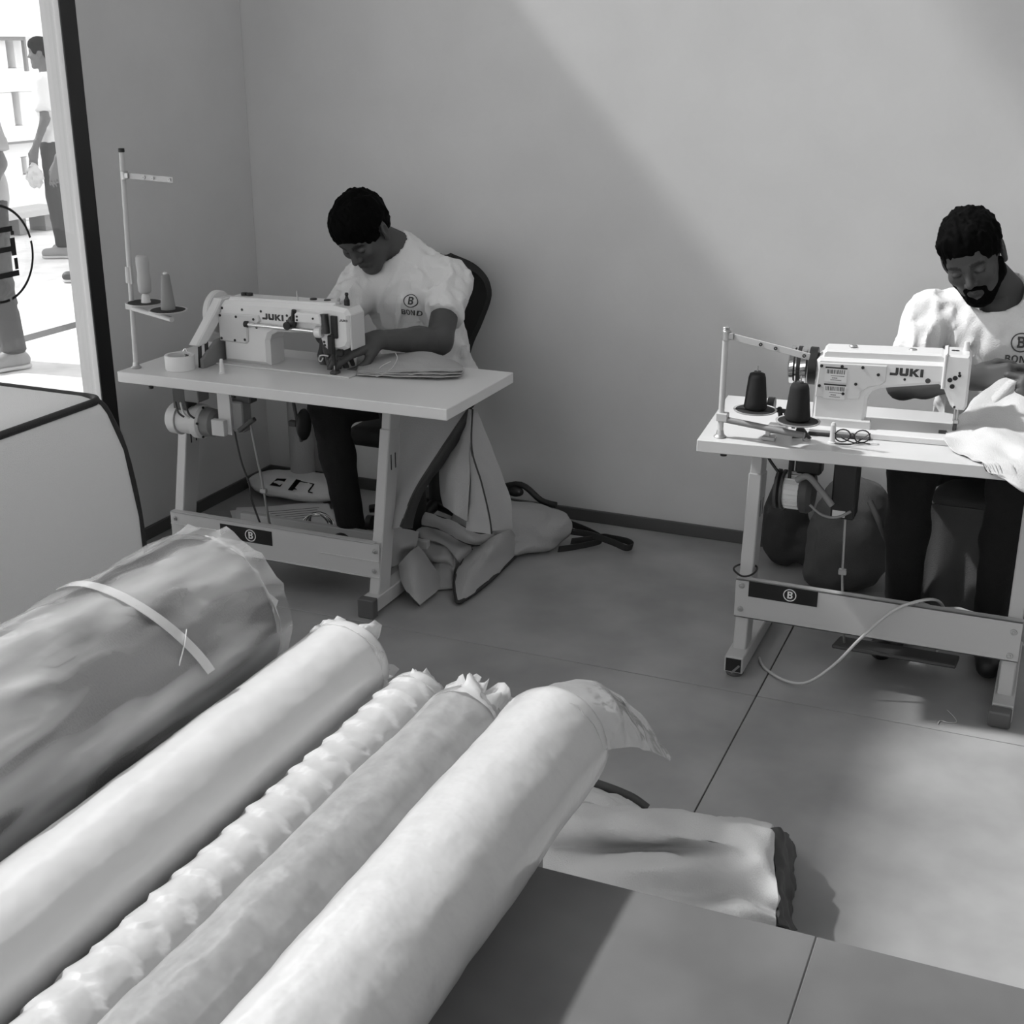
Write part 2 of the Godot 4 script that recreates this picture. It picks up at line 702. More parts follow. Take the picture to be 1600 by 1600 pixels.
func make_materials() -> void:
	var w := mk("wall_paint", 0.62, 0.75)
	w.albedo_texture = noise_tex(0.012, 0.965, 1.0, 3, 4)
	tri(w, 0.35)
	var f := mk("concrete", 0.40, 0.42)
	f.albedo_texture = noise_tex(0.008, 0.8, 1.0, 11, 5, 1024)
	f.roughness_texture = noise_tex(0.02, 0.75, 1.0, 12, 3)
	tri(f, 0.28)
	mk("ceiling_paint", 0.3, 0.8)
	mk("joint", 0.03, 0.9)
	mk("baseboard", 0.075, 0.45)
	mk("black_frame", 0.012, 0.35)
	mk("white_post", 0.5, 0.6)
	mk("pavement", 0.92, 0.7).albedo_texture = noise_tex(0.02, 0.85, 1.0, 5, 4)
	tri(mats.pavement, 0.3)
	mk("white_render", 0.9, 0.8)
	mk("dark_glass", 0.02, 0.5)
	mk("grey_metal", 0.25, 0.5)
	var g := mk("pane", 0.9, 0.02)
	g.transparency = BaseMaterial3D.TRANSPARENCY_ALPHA
	g.albedo_color = Color(0.95, 0.95, 0.95, 0.04)
	mk("vinyl_black", 0.01, 0.5)
	mk("board", 0.165, 0.5).albedo_texture = noise_tex(0.01, 0.8, 1.0, 21, 4, 512)
	tri(mats.board, 0.7)
	mk("board_edge", 0.1, 0.7)
	mk("laminate", 0.66, 0.3)
	mk("laminate_edge", 0.34, 0.5)
	mk("laminate_white", 0.6, 0.3)
	mk("steel_paint", 0.50, 0.42)
	mk("steel_paint_2", 0.46, 0.45)
	mk("cap_grey", 0.09, 0.6)
	mk("rubber", 0.015, 0.7)
	mk("black", 0.008, 0.5)
	mk("black_satin", 0.012, 0.3)
	mk("chrome", 0.75, 0.12, 1.0)
	mk("dull_metal", 0.45, 0.4, 0.8)
	mk("machine_white", 0.68, 0.28)
	mk("machine_cover", 0.57, 0.32)
	mk("light_plastic", 0.62, 0.35)
	mk("mid_grey", 0.2, 0.5)
	mk("dark_grey", 0.05, 0.55)
	mk("print_dark", 0.03, 0.5)
	mk("print_white", 0.8, 0.5)
	mk("tape", 0.72, 0.45)
	mk("thread_light", 0.40, 0.8)
	mk("thread_grey", 0.22, 0.8)
	mk("thread_dark", 0.007, 0.85)
	mk("cord_white", 0.5, 0.6)
	mk("paper", 0.62, 0.7)
	# cloth
	var weave := noise_tex(0.35, 0, 1, 31, 2, 256, true, 3.0)
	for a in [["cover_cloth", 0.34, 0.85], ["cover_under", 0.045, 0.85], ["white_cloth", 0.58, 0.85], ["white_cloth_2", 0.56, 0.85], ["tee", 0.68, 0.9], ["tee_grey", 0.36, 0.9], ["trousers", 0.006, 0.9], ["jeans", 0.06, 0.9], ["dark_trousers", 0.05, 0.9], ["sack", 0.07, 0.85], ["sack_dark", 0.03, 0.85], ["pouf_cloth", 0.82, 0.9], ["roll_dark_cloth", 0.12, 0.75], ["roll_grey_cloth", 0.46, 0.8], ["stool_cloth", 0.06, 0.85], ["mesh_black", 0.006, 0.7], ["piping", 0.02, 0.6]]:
		var m := mk(a[0], a[1], a[2])
		m.normal_enabled = true
		m.normal_texture = weave
		m.normal_scale = 0.35
		m.rim_enabled = false
		tri(m, 3.0)
	var skin := mk("skin", 1.0, 0.62)
	skin.vertex_color_use_as_albedo = true
	mk("hair", 0.003, 0.7).metallic_specular = 0.12
	mk("foam_wrap", 0.60, 0.32)
	mats.foam_wrap.normal_enabled = true
	mats.foam_wrap.normal_texture = noise_tex(0.012, 0, 1, 41, 3, 512, true, 5.0)
	mats.foam_wrap.normal_scale = 0.3
	tri(mats.foam_wrap, 2.5)
	mk("wrapped_white", 0.52, 0.28).normal_enabled = true
	mats.wrapped_white.normal_texture = noise_tex(0.012, 0, 1, 43, 4, 512, true, 8.0)
	mats.wrapped_white.normal_scale = 0.3
	tri(mats.wrapped_white, 2.2)
	mk("wrapped_grey", 0.36, 0.3).normal_enabled = true
	mats.wrapped_grey.normal_texture = mats.wrapped_white.normal_texture
	for k in ["foam_wrap", "wrapped_white", "wrapped_grey"]:
		mats[k].clearcoat_enabled = true
		mats[k].clearcoat = 0.5
		mats[k].clearcoat_roughness = 0.1
	mats.wrapped_grey.normal_scale = 0.35
	mats.wrapped_grey.albedo_texture = noise_tex(0.02, 0.86, 1.0, 44, 3)
	tri(mats.wrapped_grey, 2.4)
	var film := mk("film", 0.85, 0.12)
	film.transparency = BaseMaterial3D.TRANSPARENCY_ALPHA
	film.albedo_color = Color(0.93, 0.93, 0.93, 0.16)
	# slack film: milky where it lies in several layers, in streaks along the roll
	var slack := mk("film_slack", 0.85, 0.14)
	slack.transparency = BaseMaterial3D.TRANSPARENCY_ALPHA
	slack.albedo_color = Color(1, 1, 1, 1)
	var fn := FastNoiseLite.new()
	fn.seed = 47
	fn.noise_type = FastNoiseLite.TYPE_SIMPLEX_SMOOTH
	fn.frequency = 0.008
	fn.fractal_octaves = 3
	var ft := NoiseTexture2D.new()
	ft.width = 512
	ft.height = 512
	ft.seamless = true
	ft.noise = fn
	var fg := Gradient.new()
	fg.offsets = PackedFloat32Array([0.0, 0.45, 0.53, 0.7, 1.0])
	fg.colors = PackedColorArray([Color(0.9, 0.9, 0.9, 0.05), Color(0.9, 0.9, 0.9, 0.08), Color(0.92, 0.92, 0.92, 0.32), Color(0.93, 0.93, 0.93, 0.55), Color(0.95, 0.95, 0.95, 0.75)])
	ft.color_ramp = fg
	slack.albedo_texture = ft
	slack.uv1_triplanar = true
	slack.uv1_world_triplanar = true
	slack.uv1_scale = Vector3(2.2, 2.2, 0.38)
	var milky := mk("film_milky", 0.85, 0.2)
	milky.transparency = BaseMaterial3D.TRANSPARENCY_ALPHA
	milky.albedo_color = Color(0.93, 0.93, 0.93, 0.5)

func slab(parent: Node, called: String, lo: Vector3, hi: Vector3, m: Material, ch := 0.002) -> MeshInstance3D:
	var st := mb()
	bb(st, lo, hi, ch)
	return obj(called, st, m, parent)

func part_of_room(called: String, lo: Vector3, hi: Vector3, m: Material, label: String) -> MeshInstance3D:
	var st := mb()
	bb(st, lo, hi, 0.002)
	return struct(called, st, m, label)

func build_room() -> void:
	# floor: saw-cut concrete panels on a dark bed
	var fl := thing("floor", "polished grey concrete floor with saw-cut joints", "")
	fl.set_meta("kind", "structure")
	slab(fl, "bed", Vector3(-3.0, -0.2, -4.424), Vector3(1.9, -0.012, 2.3), mats.joint)
	var xs := [-3.0, -0.655, 1.9]
	var zs := [-4.424, -3.27, -0.87, 2.3]
	for i in 2:
		for j in 3:
			slab(fl, "panel", Vector3(xs[i] + 0.0018, -0.03, zs[j] + 0.0018), Vector3(xs[i + 1] - 0.0018, 0.0, zs[j + 1] - 0.0018), mats.concrete, 0.0012)
	var wp: Material = mats.wall_paint
	part_of_room("wall_back", Vector3(-3.15, -0.2, -4.574), Vector3(2.05, 5.1, -4.424), wp, "tall plain white wall behind both sewing tables")
	part_of_room("wall_left", Vector3(-3.098, -0.2, -4.424), Vector3(-3.0, 3.15, -3.516), wp, "short white wall between the corner and the black door frame")
	part_of_room("wall_right", Vector3(1.9, -0.2, -4.424), Vector3(2.05, 3.7, 2.3), wp, "white wall closing the bay on the right")
	var fw := mb()
	bb(fw, Vector3(-3.15, -0.2, 2.3), Vector3(2.05, 0.3, 2.45), 0.002)
	bb(fw, Vector3(-3.15, 3.0, 2.3), Vector3(2.05, 5.1, 2.45), 0.002)
	bb(fw, Vector3(-3.15, 0.3, 2.3), Vector3(-2.8, 3.0, 2.45), 0.002)
	bb(fw, Vector3(1.7, 0.3, 2.3), Vector3(2.05, 3.0, 2.45), 0.002)
	struct("wall_front", fw, wp, "white wall with a wide window at the near end of the bay")
	part_of_room("window_2", Vector3(-2.8, 0.3, 2.36), Vector3(1.7, 3.0, 2.372), mats.pane, "wide clear window at the near end of the bay")
	part_of_room("ceiling", Vector3(-3.15, 4.92, -4.424), Vector3(1.9, 5.1, 2.3), mats.ceiling_paint, "high grey ceiling above the clerestory opening")
	part_of_room("baseboard_back", Vector3(-2.99, 0.0, -4.424), Vector3(1.9, 0.048, -4.412), mats.baseboard, "low dark grey baseboard along the tall white wall")
	part_of_room("baseboard_left", Vector3(-3.0, 0.0, -4.424), Vector3(-2.988, 0.048, -3.516), mats.baseboard, "low dark grey baseboard along the short white wall")
	part_of_room("trim_1", Vector3(-3.006, 0.0, -3.516), Vector3(-2.998, 3.15, -3.443), mats.black_frame, "black upright frame of the glazed shopfront")
	part_of_room("trim_2", Vector3(-3.096, 0.0, -3.65), Vector3(-3.008, 2.95, -3.46), mats.white_post, "pale post just outside the glazing beside the black frame")
	part_of_room("trim_3", Vector3(-3.1, 2.98, -3.443), Vector3(-3.0, 3.15, 2.3), mats.white_post, "beam over the shopfront glazing")
	part_of_room("trim_4", Vector3(-3.04, 0.0, -3.443), Vector3(-3.0, 0.02, 2.3), mats.black_frame, "low black track under the shopfront glazing")
	# glazing with the shop's round mark, seen from behind
	var win := thing("window_1", "frameless clear shopfront pane with a black round mark", "")
	win.set_meta("kind", "structure")
	slab(win, "pane", Vector3(-3.03, 0.02, -3.443), Vector3(-3.02, 2.98, -1.2), mats.pane)
	slab(win, "pane", Vector3(-3.03, 0.02, -1.195), Vector3(-3.02, 2.98, 2.3), mats.pane)
	var lg := mb()
	var xf := Transform3D(Basis(Vector3.UP, PI / 2), Vector3(-3.019, 1.112, -3.075))
	# ring in four arcs with small gaps
	for k in 4:
		var pts := PackedVector2Array()
		var a0 := deg_to_rad(90.0 * k + 13.0)
		var a1 := deg_to_rad(90.0 * k + 99.0)
		for i in 17:
			var an := lerpf(a0, a1, i / 16.0)
			pts.append(Vector2(cos(an), sin(an)) * 0.149)
		for i in 17:
			var an := lerpf(a1, a0, i / 16.0)
			pts.append(Vector2(cos(an), sin(an)) * 0.141)
		prism(lg, pts, 0.001, xf)
	# stencil letter seen in mirror writing: stem towards the far side, three bars
	for r in [[0.055, -0.012, 0.075, 0.042], [0.062, 0.05, 0.075, 0.062], [-0.03, 0.062, 0.07, 0.078], [-0.03, 0.002, 0.055, 0.018], [0.062, -0.055, 0.076, -0.02], [-0.04, -0.075, 0.076, -0.058]]:
		prism(lg, PackedVector2Array([Vector2(r[0], r[1]), Vector2(r[2], r[1]), Vector2(r[2], r[3]), Vector2(r[0], r[3])]), 0.001, xf)
	obj("round_mark", lg, mats.vinyl_black, win)
	# canopy outside, level with the beam
	part_of_room("canopy", Vector3(-5.9, 2.95, -9.5), Vector3(-3.15, 3.12, 4.0), mats.white_post, "flat canopy slab over the pavement outside")

func build_outside() -> void:
	var pv := mb()
	bb(pv, Vector3(-16, -0.2, -18), Vector3(-5.97, -0.002, 6), 0.001)
	bb(pv, Vector3(-5.83, -0.2, -18), Vector3(-5.705, -0.002, 6), 0.001)
	bb(pv, Vector3(-5.7, -0.2, -18), Vector3(-3.15, -0.002, 6), 0.001)
	struct("pavement", pv, mats.pavement, "bright sunlit pavement outside the glazing")
	var tr := mb()
	bb(tr, Vector3(-5.97, -0.1, -18), Vector3(-5.83, -0.004, 6), 0.001)
	struct("drain_channel", tr, mats.dark_grey, "dark drain channel across the bright pavement")
	# white building across the way
	var b := thing("white_building", "white sunlit building with slit windows beyond the pavement", "building", Vector3(-9.95, 0, -10.6))
	var st := mb()
	# wall built round its openings
	var zs := [-18.0, -10.56, -10.47, 2.0]
	bb(st, Vector3(-10.3, 0, -18), Vector3(-9.95, 0.45, 2), 0.01)
	bb(st, Vector3(-10.3, 0.45, -18), Vector3(-9.95, 0.63, -10.69), 0.01)
	bb(st, Vector3(-10.3, 0.45, -10.62), Vector3(-9.95, 0.63, 2), 0.01)
	bb(st, Vector3(-10.3, 0.63, -18), Vector3(-9.95, 0.93, 2), 0.01)
	bb(st, Vector3(-10.3, 0.93, -18), Vector3(-9.95, 1.26, -10.70), 0.01)
	bb(st, Vector3(-10.3, 0.93, -10.60), Vector3(-9.95, 1.26, 2), 0.01)
	bb(st, Vector3(-10.3, 1.26, -18), Vector3(-9.95, 1.48, 2), 0.01)
	bb(st, Vector3(-10.3, 1.48, -18), Vector3(-9.95, 1.75, -10.71), 0.01)
	bb(st, Vector3(-10.3, 1.48, -10.60), Vector3(-9.95, 1.75, 2), 0.01)
	bb(st, Vector3(-10.3, 1.75, -18), Vector3(-9.95, 3.2, 2), 0.01)
	obj("wall", st, mats.white_render, b)
	for r in [[0.45, 0.63, -10.69, -10.62], [0.93, 1.26, -10.70, -10.60], [1.48, 1.75, -10.71, -10.60]]:
		slab(b, "window", Vector3(-10.2, r[0], r[2]), Vector3(-10.1, r[1], r[3]), mats.dark_glass)
	for y in [0.82, 1.29, 1.8]:
		slab(b, "ledge", Vector3(-9.95, y - 0.025, -13.0), Vector3(-9.82, y + 0.025, -8.6), mats.white_render)
	slab(b, "rail", Vector3(-9.9, 0.77, -13.0), Vector3(-9.84, 0.795, -8.6), mats.grey_metal)
	slab(b, "awning_frame", Vector3(-9.9, 1.74, -10.75), Vector3(-9.86, 1.775, -10.1), mats.grey_metal)
	slab(b, "awning_frame", Vector3(-9.9, 1.45, -10.78), Vector3(-9.86, 1.775, -10.75), mats.grey_metal)
	rebase(b)
	var bench := thing("bench", "pale stone bench on the pavement before the white building", "bench", Vector3(-9.3, 0, -9.75))
	slab(bench, "seat", Vector3(-9.5, 0.16, -10.3), Vector3(-9.15, 0.22, -9.0), mats.white_post)
	for z in [-10.1, -9.75, -9.3]:
		slab(bench, "leg", Vector3(-9.42, 0, z - 0.05), Vector3(-9.22, 0.16, z + 0.05), mats.grey_metal)
	rebase(bench)

# children were built in world coordinates: set them back by their thing's place
func rebase(t: Node3D) -> void:
	for c in t.get_children():
		if c is Node3D:
			c.position -= t.position

# ------------------------------------------------------------------ worktop with the wrapped rolls, pouf and the bundle on the floor
func noise(seed_: int, freq: float, oct := 2) -> FastNoiseLite:
	var n := FastNoiseLite.new()
	n.seed = seed_
	n.noise_type = FastNoiseLite.TYPE_SIMPLEX_SMOOTH
	n.frequency = freq
	n.fractal_octaves = oct
	return n

# a roll lying along z; shape(angle, z) gives the radius factor
func roll_mesh(c: Vector2, r: float, z_near: float, z_far: float, shape: Callable, steps := 120, seg := 56) -> SurfaceTool:
	var st := mb()
	var rows := []
	var ends := [[0.0, 0.0], [0.0, 0.45], [0.0, 0.8], [0.004, 0.93], [0.012, 0.985]]
	for e in ends:
		rows.append(roll_ring(c, r * e[1], z_far + e[0], shape, seg))
	for k in steps + 1:
		var z := lerpf(z_far + 0.022, z_near, float(k) / steps)
		rows.append(roll_ring(c, r, z, shape, seg))
	rows.append(roll_ring(c, r * 0.02, z_near, shape, seg))
	grid(st, rows, true, 0)
	return st

func roll_ring(c: Vector2, r: float, z: float, shape: Callable, seg: int) -> PackedVector3Array:
	var row := PackedVector3Array()
	for i in seg + 1:
		var an := TAU * (i % seg) / seg
		var f: float = shape.call(an, z)
		row.append(Vector3(c.x + cos(an) * r * f, maxf(0.7506, c.y + sin(an) * r * f), z))
	return row

# loose film at the end of a roll: a ruffled sleeve that narrows or opens
func film_tail(c: Vector3, r0: float, r1: float, length: float, seed_: int, droop := 0.0, ruffle := 0.25) -> SurfaceTool:
	var st := mb()
	var nz := noise(seed_, 1.0, 3)
	var rows := []
	for k in 11:
		var t := k / 10.0
		var row := PackedVector3Array()
		for i in 41:
			var an := TAU * (i % 40) / 40
			var w := 1.0 + ruffle * t * nz.get_noise_3d(cos(an) * 1.6, sin(an) * 1.6, t * 1.2) * 2.2 + 0.05 * nz.get_noise_3d(cos(an) * 5.0, sin(an) * 5.0, t * 4.0)
			var r := lerpf(r0, r1, t) * w
			row.append(c + Vector3(cos(an) * r, sin(an) * r - droop * t * t, 0.03 - length * t * (1.0 + 0.5 * nz.get_noise_2d(cos(an) * 2.0, sin(an) * 2.0 + 7.0))))
		rows.append(row)
	grid(st, rows, false, 0)
	return st

func strip(pts: Array, side: Array, m: Material, called: String, parent: Node, thick := 0.0012) -> MeshInstance3D:
	var rows := []
	for k in pts.size():
		rows.append(PackedVector3Array([pts[k] - side[k], pts[k], pts[k] + side[k]]))
	var st := mb()
	cloth(st, rows, thick)
	return obj(called, st, m, parent)

func build_worktop() -> void:
	var wt := thing("worktop", "low grey worktop of two boards under the wrapped fabric rolls", "table", Vector3(-0.6, 0, -0.5))
	slab(wt, "board", Vector3(-2.0, 0.71, -1.29), Vector3(-0.1692, 0.75, 0.5), mats.board, 0.0015)
	slab(wt, "board", Vector3(-0.1688, 0.7098, -1.29), Vector3(1.0, 0.7498, 0.5), mats.board, 0.0015)
	for p in [Vector2(-1.9, -1.1), Vector2(0.9, -1.1), Vector2(-1.9, 0.4), Vector2(0.9, 0.4)]:
		slab(wt, "leg", Vector3(p.x - 0.03, 0, p.y - 0.03), Vector3(p.x + 0.03, 0.709, p.y + 0.03), mats.board_edge)
	rebase(wt)
	var grp := "wrapped fabric rolls on the worktop"
	# 1: the big dark roll in loose clear film
	var n1 := noise(61, 1.0, 3)
	var c1 := Vector2(-1.156, 0.886)
	var r1 := thing("fabric_roll", "thickest fabric roll, dark grey cloth under loose clear film with pale tape", "fabric roll", Vector3(c1.x, 0.75, -0.7), 0.0, grp)
	obj("cloth_roll", roll_mesh(c1, 0.131, 0.3, -1.515, func(an: float, z: float) -> float: return 1.0 + 0.012 * n1.get_noise_3d(cos(an) * 1.2, sin(an) * 1.2, z * 3.0)), mats.roll_dark_cloth, r1)
	var film := mb()
	var rows := []
	for k in 91:
		var z := lerpf(-1.535, 0.3, k / 90.0)
		var row := PackedVector3Array()
		for i in 65:
			var an := TAU * (i % 64) / 64
			var puff := maxf(0.0, sin(an + 0.35)) * 0.05
			# long slack folds that run obliquely along the roll
			var fold := 1.0 - absf(n1.get_noise_3d(cos(an - z * 0.9) * 2.2, sin(an - z * 0.9) * 2.2, z * 1.4)) * 4.0
			fold = maxf(0.0, fold)
			var f := 1.008 + puff * 0.6 + puff * pow(fold, 2.0) * 1.7 + 0.006 * n1.get_noise_3d(cos(an) * 6.0, sin(an) * 6.0, z * 14.0)
			row.append(Vector3(c1.x + cos(an) * 0.132 * f, maxf(0.7515, c1.y + sin(an) * 0.132 * f), z))
		rows.append(row)
	grid(film, rows, true, 0)
	obj("film", film, mats.film_slack, r1)
	obj("film_end", film_tail(Vector3(c1.x, c1.y, -1.53), 0.138, 0.115, 0.035, 71, 0.0, 0.12), mats.film_milky, r1)
	# tape round the roll with a loose end
	var tp := []
	var ts := []
	for k in 31:
		var t := k / 30.0
		var an := lerpf(2.1, 0.15, t)
		var z := lerpf(-1.285, -1.32, t) + 0.03 * sin(t * PI)
		tp.append(Vector3(c1.x + cos(an) * 0.1445, c1.y + sin(an) * 0.1445, z))
		ts.append(Vector3(0, 0, 0.0085))
	strip(tp, ts, mats.film_milky, "tape", r1)
	var le := Vector3(c1.x + cos(0.62) * 0.146, c1.y + sin(0.62) * 0.146, -1.305)
	strip([le, le + Vector3(0.005, -0.012, 0.012), le + Vector3(0.012, -0.03, 0.035)], [Vector3(0.004, 0, 0.006), Vector3(0.004, 0, 0.006), Vector3(0.004, 0, 0.006)], mats.tape, "tape_end", r1)
	rebase(r1)
	# 2: white foam roll
	var n2 := noise(62, 1.0, 3)
	var r2 := thing("fabric_roll", "white foam roll in glossy film lying beside the thickest dark roll", "fabric roll", Vector3(-0.942, 0.75, -0.7), 0.0, grp)
	obj("foam_roll", roll_mesh(Vector2(-0.942, 0.8235), 0.0725, 0.3, -1.575, func(an: float, z: float) -> float: return 1.0 + 0.02 * n2.get_noise_3d(cos(an) * 1.5, sin(an) * 1.5, z * 5.0) + 0.012 * n2.get_noise_3d(cos(an) * 5.0, sin(an) * 5.0, z * 30.0), 200), mats.foam_wrap, r2)
	obj("film_end", film_tail(Vector3(-0.942, 0.8235, -1.57), 0.074, 0.055, 0.06, 72, 0.0, 0.35), mats.film_milky, r2)
	rebase(r2)
	# 3: thin roll wound with a spiral of film
	var n3 := noise(63, 1.0, 2)
	var r3 := thing("fabric_roll", "thinnest roll wound with a spiral of ridged film", "fabric roll", Vector3(-0.812, 0.75, -0.7), 0.0, grp)
	obj("wound_roll", roll_mesh(Vector2(-0.812, 0.7985), 0.0478, 0.3, -1.555, func(an: float, z: float) -> float:
		var ph := z / 0.047 + an / TAU + 0.25 * n3.get_noise_2d(z * 6.0, an)
		var s := ph - floorf(ph)
		return 0.95 + 0.085 * pow(s, 1.6) * (1.0 + 0.6 * n3.get_noise_2d(z * 11.0, 5.0)) + 0.015 * n3.get_noise_3d(cos(an) * 3.0, sin(an) * 3.0, z * 18.0), 420, 48), mats.wrapped_white, r3)
	obj("film_end", film_tail(Vector3(-0.812, 0.80, -1.55), 0.047, 0.03, 0.05, 73, 0.005, 0.4), mats.film_milky, r3)
	rebase(r3)
	# 4: grey roll
	var n4 := noise(64, 1.0, 3)
	var r4 := thing("fabric_roll", "light grey roll in wrinkled film between the spiral-wound and the white one", "fabric roll", Vector3(-0.703, 0.75, -0.7), 0.0, grp)
	obj("wrapped_roll", roll_mesh(Vector2(-0.703, 0.812), 0.0612, 0.3, -1.49, func(an: float, z: float) -> float: return 1.0 + 0.05 * n4.get_noise_3d(cos(an) * 1.3, sin(an) * 1.3, z * 4.0) + 0.02 * n4.get_noise_3d(cos(an) * 2.0, sin(an) * 2.0, z * 24.0), 260), mats.wrapped_grey, r4)
	obj("film_end", film_tail(Vector3(-0.70, 0.815, -1.485), 0.061, 0.04, 0.085, 74, -0.012, 0.45), mats.film_milky, r4)
	rebase(r4)
	# 5: white roll, nearest the bare boards
	var n5 := noise(65, 1.0, 3)
	var r5 := thing("fabric_roll", "smooth white wrapped roll next to the bare boards, pointed film tail at its end", "fabric roll", Vector3(-0.563, 0.75, -0.7), 0.0, grp)
	obj("wrapped_roll", roll_mesh(Vector2(-0.563, 0.8295), 0.0788, 0.3, -1.475, func(an: float, z: float) -> float: return 1.0 + 0.045 * n5.get_noise_3d(cos(an) * 1.1, sin(an) * 1.1, z * 4.5) + 0.008 * n5.get_noise_3d(cos(an) * 3.0, sin(an) * 3.0, z * 30.0), 200), mats.wrapped_white, r5)
	obj("film_end", film_tail(Vector3(-0.563, 0.8295, -1.47), 0.079, 0.05, 0.03, 75, 0.0, 0.2), mats.film_milky, r5)
	var tail := [
		[Vector3(-0.585, 0.908, -1.43), Vector3(-0.55, 0.909, -1.435), Vector3(-0.512, 0.892, -1.435), Vector3(-0.486, 0.845, -1.43)],
		[Vector3(-0.555, 0.880, -1.55), Vector3(-0.53, 0.865, -1.56), Vector3(-0.50, 0.845, -1.555), Vector3(-0.478, 0.80, -1.53)],
		[Vector3(-0.51, 0.815, -1.625), Vector3(-0.495, 0.795, -1.62), Vector3(-0.478, 0.785, -1.60), Vector3(-0.465, 0.775, -1.575)],
		[Vector3(-0.467, 0.725, -1.675), Vector3(-0.462, 0.718, -1.672), Vector3(-0.458, 0.714, -1.668), Vector3(-0.455, 0.712, -1.662)],
	]
	var ft := mb()
	cloth(ft, fine(tail, 6, 8), 0.0005, 0.006, 77, 18.0)
	obj("film_tail", ft, mats.film, r5)
	rebase(r5)
	build_pouf()
	build_bundle()

# a plump block: rounded edges, faces slightly swollen
func cushion(st: SurfaceTool, c: Vector3, half: Vector3, r: float, bulge: Vector3) -> void:
	var n := 22
	for ax in 3:
		for s in [-1, 1]:
			var rows := []
			for j in n + 1:
				var row := PackedVector3Array()
				for i in n + 1:
					var u := sin((float(i) / n - 0.5) * PI)
					var v := sin((float(j) / n - 0.5) * PI)
					var p := Vector3.ZERO
					p[ax] = s
					p[(ax + 1) % 3] = u
					p[(ax + 2) % 3] = v
					var q := p * half
					var inn := q.clamp(-(half - Vector3.ONE * r), half - Vector3.ONE * r)
					var d := q - inn
					q = inn + d.normalized() * r
					q[ax] += s * bulge[ax] * (1.0 - u * u) * (1.0 - v * v)
					row.append(c + q)
				rows.append(row)
			grid(st, rows, s > 0, 0)

func build_pouf() -> void:
	var lo := Vector3(-2.96, 0.0, -2.79)
	var hi := Vector3(-2.37, 0.80, -1.5)
	var p := thing("pouf", "bulky white upholstered pouf with black piping beside the glazing", "pouf", Vector3(-2.66, 0, -2.1))
	var st := mb()
	# body leans out a little below its top seam
	var rows := []
	var prof := [[0.0, 0.0], [0.02, 0.02], [0.2, 0.03], [0.45, 0.028], [0.65, 0.012], [0.76, -0.012], [0.785, -0.022], [0.80, -0.035]]
	var outline := func(y: float, o: float) -> PackedVector3Array:
		var row := PackedVector3Array()
		var w := (hi.x - lo.x) + o * 2.0
		var d := (hi.z - lo.z) + o * 2.0
		var poly := rounded(w, d, 0.05, 6)
		for q in poly:
			row.append(Vector3((lo.x + hi.x) / 2 + q.x, y, (lo.z + hi.z) / 2 + q.y))
		row.append(row[0])
		return row
	for a in prof:
		rows.append(outline.call(a[0], a[1]))
	grid(st, rows, false, 0)
	obj("body", st, mats.pouf_cloth, p)
	var top := mb()
	rows = []
	for a in [[0.797, -0.036], [0.806, -0.05], [0.815, -0.09], [0.822, -0.16], [0.825, -0.22], [0.825, -0.28]]:
		rows.append(outline.call(a[0], a[1]) if a[1] > -0.27 else outline.call(a[0], a[1]))
	grid(top, rows, false, 0)
	obj("top_panel", top, mats.pouf_cloth, p)
	var pip := mb()
	var o2: PackedVector3Array = outline.call(0.799, -0.03)
	var loop := Array(o2)
	loop.pop_back()
	tube(pip, loop, 0.011, 8, false, true)
	obj("piping", pip, mats.piping, p)
	var pv := mb()
	var vp := []
	for a in prof:
		vp.append(Vector3(hi.x + a[1] - 0.012, maxf(a[0], 0.006), lo.z - a[1] + 0.016))
	tube(pv, spline(vp, 4), 0.0095, 8)
	obj("corner_piping", pv, mats.piping, p)
	rebase(p)

